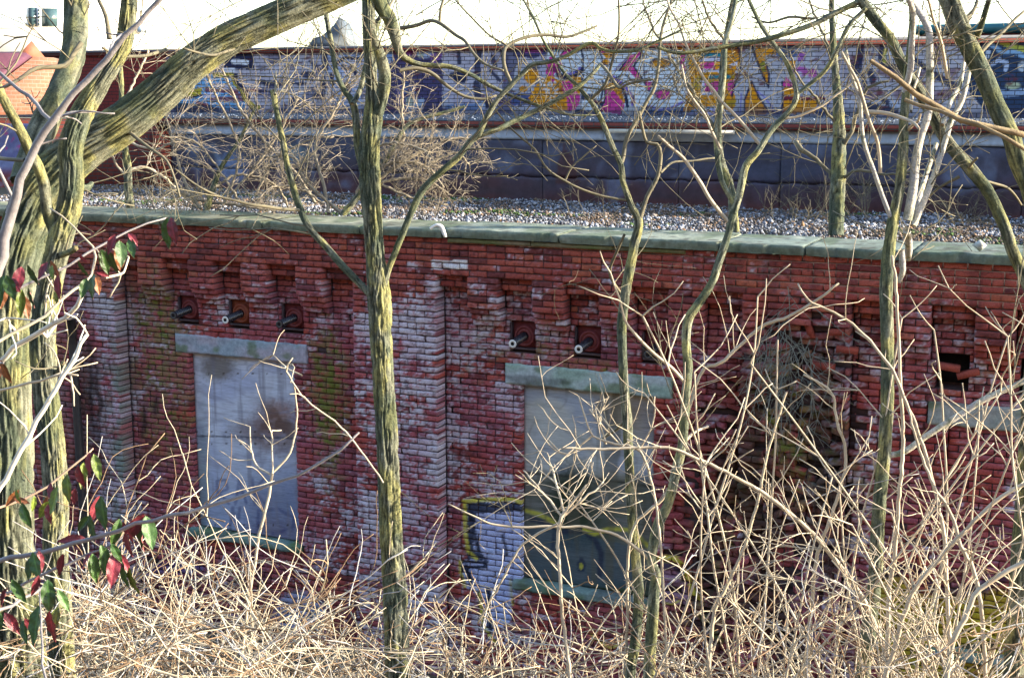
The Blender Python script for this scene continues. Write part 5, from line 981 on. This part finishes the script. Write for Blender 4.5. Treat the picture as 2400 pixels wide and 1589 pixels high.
def q4(x, y): return (x / Z3, y / Z3 + 530)
ql = random.Random(77)
lb1 = shoot('lower leafy twig with green and red drooping leaves at the bottom left', [[(-20, 1318, 12), (0, 1312, 12), (60, 1300, 11), (140, 1282, 11), (200, 1265, 10), (280, 1242, 10), (360, 1218, 9), (480, 1190, 9), (600, 1150, 8), (700, 1110, 7), (800, 1052, 6), (846, 1014, 5)], [(-10, 1402, 8), (60, 1365, 7), (130, 1330, 7), (200, 1300, 6), (270, 1272, 5), (310, 1240, 4)]], 3.0, M_SMOOTH, name='leafy_branch', cat='branch', seed=51, twn=0, root=False, S=12)
for x, y, L, an, k in ((700, 300, 240, 80, 'g'), (690, 300, 200, 110, 'r'), (620, 430, 200, 75, 'g'), (830, 460, 210, 105, 'g'), (850, 480, 170, 60, 'r'), (1000, 430, 300, 100, 'g'), (1000, 430, 260, 130, 'r'), (1010, 440, 250, 75, 'g'), (600, 600, 200, 178, 'r'), (880, 560, 180, 85, 'r'),
                       (225, 690, 200, 70, 'g'), (270, 680, 170, 85, 'r'), (215, 720, 170, 95, 'g'), (440, 700, 180, 105, 'r'), (640, 700, 220, 85, 'g'), (700, 640, 180, 75, 'g'), (740, 660, 200, 95, 'g'), (800, 690, 250, 92, 'r'), (850, 760, 200, 80, 'g'), (890, 800, 240, 78, 'y'), (820, 700, 160, 60, 'r'), (640, 690, 130, 120, 'r'), (620, 440, 150, 130, 'g'), (770, 630, 160, 60, 'g')):
    leaf(*q7(x, y), L / Z3, an, k, 2.95, lb1, ql)
lb2 = shoot('bottom left leafy twig with hanging dark green and crimson leaves', [[(-20, 1440, 8), (20, 1420, 8), (80, 1390, 7), (110, 1370, 6)], [(105, 1600, 6), (98, 1480, 5), (95, 1380, 4)]], 2.7, M_SMOOTH, name='leafy_branch', cat='branch', seed=52, twn=0, root=False, S=12)
for x, y, L, an, k in ((80, 880, 200, 60, 'g'), (330, 880, 240, 85, 'g'), (400, 950, 180, 65, 'g'), (270, 1060, 280, 95, 'g'), (30, 1110, 190, 60, 'r'), (-10, 1100, 180, 95, 'g'), (160, 1160, 180, 75, 'g'), (340, 1100, 240, 85, 'r'), (400, 1070, 170, 95, 'y'), (170, 1150, 140, 60, 'r'), (270, 850, 160, 110, 'r'), (50, 940, 150, 110, 'r')):
    leaf(*q7(x, y), L / Z3, an, k, 2.65, lb2, ql)
lb3 = shoot('middle leafy twig with yellow green leaves beside the left trunk', [[(-20, 1196, 6), (0, 1190, 6), (60, 1170, 6), (110, 1140, 5), (160, 1100, 5), (205, 1064, 4), (215, 1050, 3)]], 2.8, mat('tan_twig', base=(.38, .25, .18), var=.2, vscale=20), name='leafy_branch', cat='branch', seed=53, twn=0, root=False, S=10)
for x, y, L, an, k in ((650, 10, 200, 72, 'y'), (620, 0, 160, 88, 'r'), (580, 70, 190, 95, 'y'), (540, 90, 170, 80, 'r'), (465, 150, 200, 82, 'y'), (400, 230, 210, 100, 'y'), (350, 210, 160, 75, 'r'), (330, 300, 180, 95, 'o'), (340, 340, 160, 125, 'y'), (240, 300, 120, 100, 'y'), (150, 350, 190, 70, 'g'), (130, 260, 150, 130, 'o'), (110, 250, 120, 70, 'y'), (520, 250, 120, 95, 'r'), (330, 360, 140, 80, 'r'), (100, 320, 110, 20, 'o')):
    leaf(*q7(x, y), L / Z3, an, k, 2.75, lb3, ql)
lb4 = shoot('upper leafy twig reaching the coping with green and crimson leaves', [[(-20, 690, 7), (40, 680, 7), (100, 655, 6), (160, 620, 6), (210, 592, 6), (260, 565, 5), (300, 545, 5), (345, 525, 4), (390, 512, 4)]], 2.9, M_SMOOTH, name='leafy_branch', cat='branch', seed=54, twn=0, root=False, S=10)
for x, y, L, an, k in ((1160, -60, 230, 88, 'g'), (1185, -60, 200, 80, 'r'), (700, 160, 190, 80, 'g'), (740, 160, 190, 68, 'g'), (800, 60, 150, 110, 'r'), (830, 100, 220, 92, 'o'), (830, 100, 200, 80, 'g'), (900, 80, 150, 75, 'g'), (890, 50, 110, 50, 'r'), (540, 240, 140, 60, 'g'), (650, 330, 180, 95, 'g'), (650, 330, 160, 70, 'o'), (600, 360, 160, 100, 'g'), (670, 320, 100, 20, 'r'), (350, 240, 150, 60, 'o'), (330, 250, 140, 110, 'r'), (360, 270, 120, 80, 'y'), (190, 270, 160, 60, 'g'), (150, 280, 200, 100, 'r'), (40, 340, 190, 70, 'g'), (20, 340, 220, 95, 'g'), (60, 360, 140, 45, 'r'), (200, 430, 150, 75, 'g'), (150, 440, 200, 95, 'y'), (160, 480, 170, 80, 'o'), (400, 340, 170, 85, 'r'), (400, 430, 110, 95, 'y'), (550, 200, 80, 50, 'r'), (30, 400, 180, 100, 'o')):
    leaf(*q4(x, y), L / Z3, an, k, 2.85, lb4, ql)
lb5 = shoot('small brown curled leaves on a twig at the left edge', [[(-20, 850, 5), (-5, 846, 5), (6, 850, 4)]], 2.8, M_SMOOTH, name='leafy_branch', cat='branch', seed=55, twn=0, root=False, S=10)
for x, y, L, an, k in ((0, 930, 180, 70, 'o'), (-10, 960, 160, 95, 'o')): leaf(*q4(x, y), L / Z3, an, k, 2.8, lb5, ql)

# ------------------------------------------------------------------ thicket
def topline(x): return float(np.interp(x, [-100, 0, 150, 300, 450, 600, 750, 850, 930, 1000, 1100, 1250, 1400, 1550, 1650, 1800, 1950, 2100, 2250, 2400, 2500], [1220, 1230, 1290, 1330, 1340, 1430, 1410, 1430, 1530, 1430, 1400, 1400, 1430, 1400, 1300, 1240, 1200, 1160, 1120, 1080, 1080]))
def clump(q, px, d, ytop, out, thick=1., lev=2, nst=(3, 6)):
    g = atd(px, 1200, d); gx_, gy_ = g[0], g[1]; z0 = float(gz(gx_, gy_)); zt = float(atd(px, ytop, d)[2]); H = zt - z0
    if H < .35: return
    H = min(H, 3.0)
    for _ in range(q.randint(*nst)):
        h = H * q.uniform(.45, .78); lean = q.gauss(0, .30)
        dr = vr * lean + vh * q.gauss(0, .25) + vz * 1.0
        if q.random() < .2: dr = vr * q.choice((-1, 1)) * q.uniform(.5, 1.1) + vz * .8
        r = 3.1 * d / FOC * q.uniform(.7, 1.25) * thick
        grow((gx_ + q.gauss(0, .12), gy_ + q.gauss(0, .12), z0 - .05), dr / np.linalg.norm(dr), h, r, lev, out, q, .012, K=7, spread=.8, kids=4, tipf=.5)
q = random.Random(99); DR = {'left': (5.0, 9.0), 'mid': (7.8, 9.8), 'right': (6.0, 9.4)}
for nm, px0, px1, n, mt_, lab in (('left', -60, 860, 62, M_STRAW, 'dense straw coloured bare brushwood filling the bottom left'), ('mid', 860, 1640, 20, M_STRAW, 'bare straw brushwood along the bottom centre below the second window'), ('right', 1600, 2500, 22, M_STRAW2, 'tall pale tangled brushwood filling the lower right')):
    out = []
    for _ in range(n):
        px = q.uniform(px0, px1); d = q.uniform(*DR[nm]); tl = topline(px); y = tl + abs(q.gauss(0, 1)) * (1589 - tl) * .42
        clump(q, px, d, min(y, 1560), out, 1., 2 if q.random() < .5 else 1)
    # low tangle
    for _ in range(int(n * (3.0 if nm == 'left' else 3.0 if nm == 'mid' else 1.5))):
        px = q.uniform(px0, px1); d = q.uniform(*DR[nm]); y = q.uniform(1589 - (1589 - topline(px)) * (.62 if nm == 'left' else .45), 1700); p = atd(px, y, d)
        a = q.uniform(0, 6.28); grow(p, (math.cos(a), math.sin(a) * .6, q.uniform(-.3, .9)), q.uniform(.5, 1.1), 2.1 * d / FOC, 1, out, q, .01, K=7, kids=4)
    V, F = batch_tubes(out, 5); cc = np.repeat(stemcol(out, (.46, .385, .28), q, .34), 5, 0)
    tag(mk('brushwood', V, F, M_BRUSH, smooth=True, col=cc), lab, 'brush', kind='stuff')
# individual shrubs that stand out of the thicket
names_ = ['straw shrub with upright tips below the left corner of the first window', 'straw shrub reaching up beside the first window sill', 'straw shrub between the first window and the central trunk', 'small straw shrub at the foot of the central pilaster', 'straw shrub rising in front of the yellow and black graffiti', 'shrub with curved twigs left of the second window', 'shrub with upright tips below the second window', 'shrub standing right of the slim pale tree', 'tall thin shrub at the left of the ruined pilaster', 'tall shrub before the middle of the ruined pilaster', 'tall pale shrub right of the ruined pilaster', 'tall pale shrub before the mustard graffiti', 'tall pale shrub under the third lintel', 'rightmost tall pale shrub by the frame edge']
for k, (px, d, yt) in enumerate(((400, 7.5, 1100), (560, 7.0, 1130), (760, 7.6, 1240), (960, 8, 1260), (1110, 7.2, 1160), (1190, 7.5, 1190), (1390, 7.4, 1280), (1690, 7.8, 980), (1760, 7.5, 880), (1880, 7.8, 830), (2010, 7.2, 800), (2150, 7.0, 760), (2270, 6.8, 720), (2370, 7.2, 680))):
    out = []; clump(q, px, d, yt, out, 1.0, 1, (4, 6)); t = empty('bare_shrub', names_[k], 'shrub', group='bare shrubs standing out of the brushwood')
    big = [o for o in out if o[1][0] > 2.3 * d / FOC]; sm = [o for o in out if o[1][0] <= 2.3 * d / FOC]
    for o in big: V, F = batch_tubes([resample(o[0], o[1], .08)], 7); mk('stem', V, F, M_STRAW2 if px > 1600 else M_STRAW, t, smooth=True)
    if sm: V, F = batch_tubes(sm, 5); mk('twigs', V, F, M_STRAW2 if px > 1600 else M_STRAW, t, smooth=True)
for k in range(26):
    px = q.uniform(1640, 2420); d = q.uniform(6.4, 8.2); yt = q.uniform(700, 1150); g0 = atd(px, 1300, d); z0 = float(gz(g0[0], g0[1])); zt = float(atd(px, yt, d)[2]); out = []
    ln = q.choice((-.55, -.3, .15, .4, .6)) * q.uniform(.6, 1.1); b0 = g0 - vr * ln * (zt - z0) * .5; dr = vr * ln + vh * q.gauss(0, .1) + vz; L_ = (zt - z0) * math.hypot(1, ln)
    pts = []; cur = np.array([b0[0], b0[1], z0 - .05]); dv = dr / np.linalg.norm(dr); bend = vr * q.gauss(0, .05)
    for i in range(13): pts.append(cur.copy()); dv = dv + bend * .6 + rng.normal(0, .035, 3); dv /= np.linalg.norm(dv); cur = cur + dv * L_ / 12
    pts = np.array(pts); wr = np.linspace(4.6, 1.9, 13) * d / FOC; t = empty('bare_shrub', 'one of the many tall pale bare stems crowding the lower right', 'shrub', group='tall pale stems at the lower right')
    a_, b_ = resample(pts, wr, .05); V, F = batch_tubes([(a_, b_)], 7); mk('stem', V, F, M_STRAW2, t, smooth=True); tw = []
    for i in range(3, 13):
        for sg in (-1, 1):
            if q.random() < .62: e = (pts[i] - pts[i - 1]); e /= np.linalg.norm(e); o_ = vr * sg + vh * q.gauss(0, .5); grow(pts[i], (e * .75 + o_ * .6), q.uniform(.12, .5), 1.9 * d / FOC, 1 if q.random() < .4 else 0, tw, q, -.02, K=4, kids=1)
    V, F = batch_tubes(tw, 5); mk('twigs', V, F, M_STRAW2, t, smooth=True)
# roots hanging from the cavity
out = []
for _ in range(50):
    s_ = ony(1850 + q.gauss(0, 40), 800 + q.gauss(0, 60), -.05); grow((s_[0], -.06 - q.random() * .15, s_[2]), (q.gauss(0, .7), -.25, -.8 + q.gauss(0, .4)), q.uniform(.25, .7), .0042, 1, out, q, .03, K=7)
V, F = batch_tubes(out, 4); tag(mk('hanging_roots', V, F, mat('root', base=(.10, .12, .11), col2=(.26, .24, .19), vscale=5), smooth=True), 'tangle of thin roots spilling from the hole in the ruined pilaster', 'roots', kind='stuff')
out = []
for _ in range(120):
    s_ = ony(q.choice((q.uniform(190, 250), q.uniform(1780, 1990))), q.uniform(830, 1350), -.02); grow((s_[0], -.03, s_[2]), (0, 0, -1), q.uniform(.2, .8), .003, 0, out, q, .02, K=8)
V, F = batch_tubes(out, 4); tag(mk('root_mat', V, F, mat('dead_root', base=(.05, .032, .028), col2=(.10, .06, .05), vscale=5), smooth=True), 'dark dead creeper roots clinging to the pilasters', 'creeper', kind='stuff')
# small things on the coping
P_, W_ = resample(*traced([(1008, 536, 6), (1022, 528, 8), (1034, 532, 11), (1040, 545, 10), (1044, 556, 8)], float((onz(1034, 548, 5.62) - CAM) @ vf)), .02)
V, F = batch_tubes([(P_, W_)], 8); tag(mk('bleached_stick', V, F, M_ENDW, smooth=True), 'short curved white stick hooked over the coping edge', 'stick')
c0 = onz(2298, 588, 5.6); rk = MB()
V = oc * [[.07, .05, .06]] ; V = np.array([v * rnd.uniform(.8, 1.3) for v in V]) + [c0[0], .05, 5.66]
tag(mk('stone_chunk', V, [of], M_STONE, col=np.tile([.36, .36, .33], (6, 1))), 'broken pale stone lump on the coping at the right', 'stone')
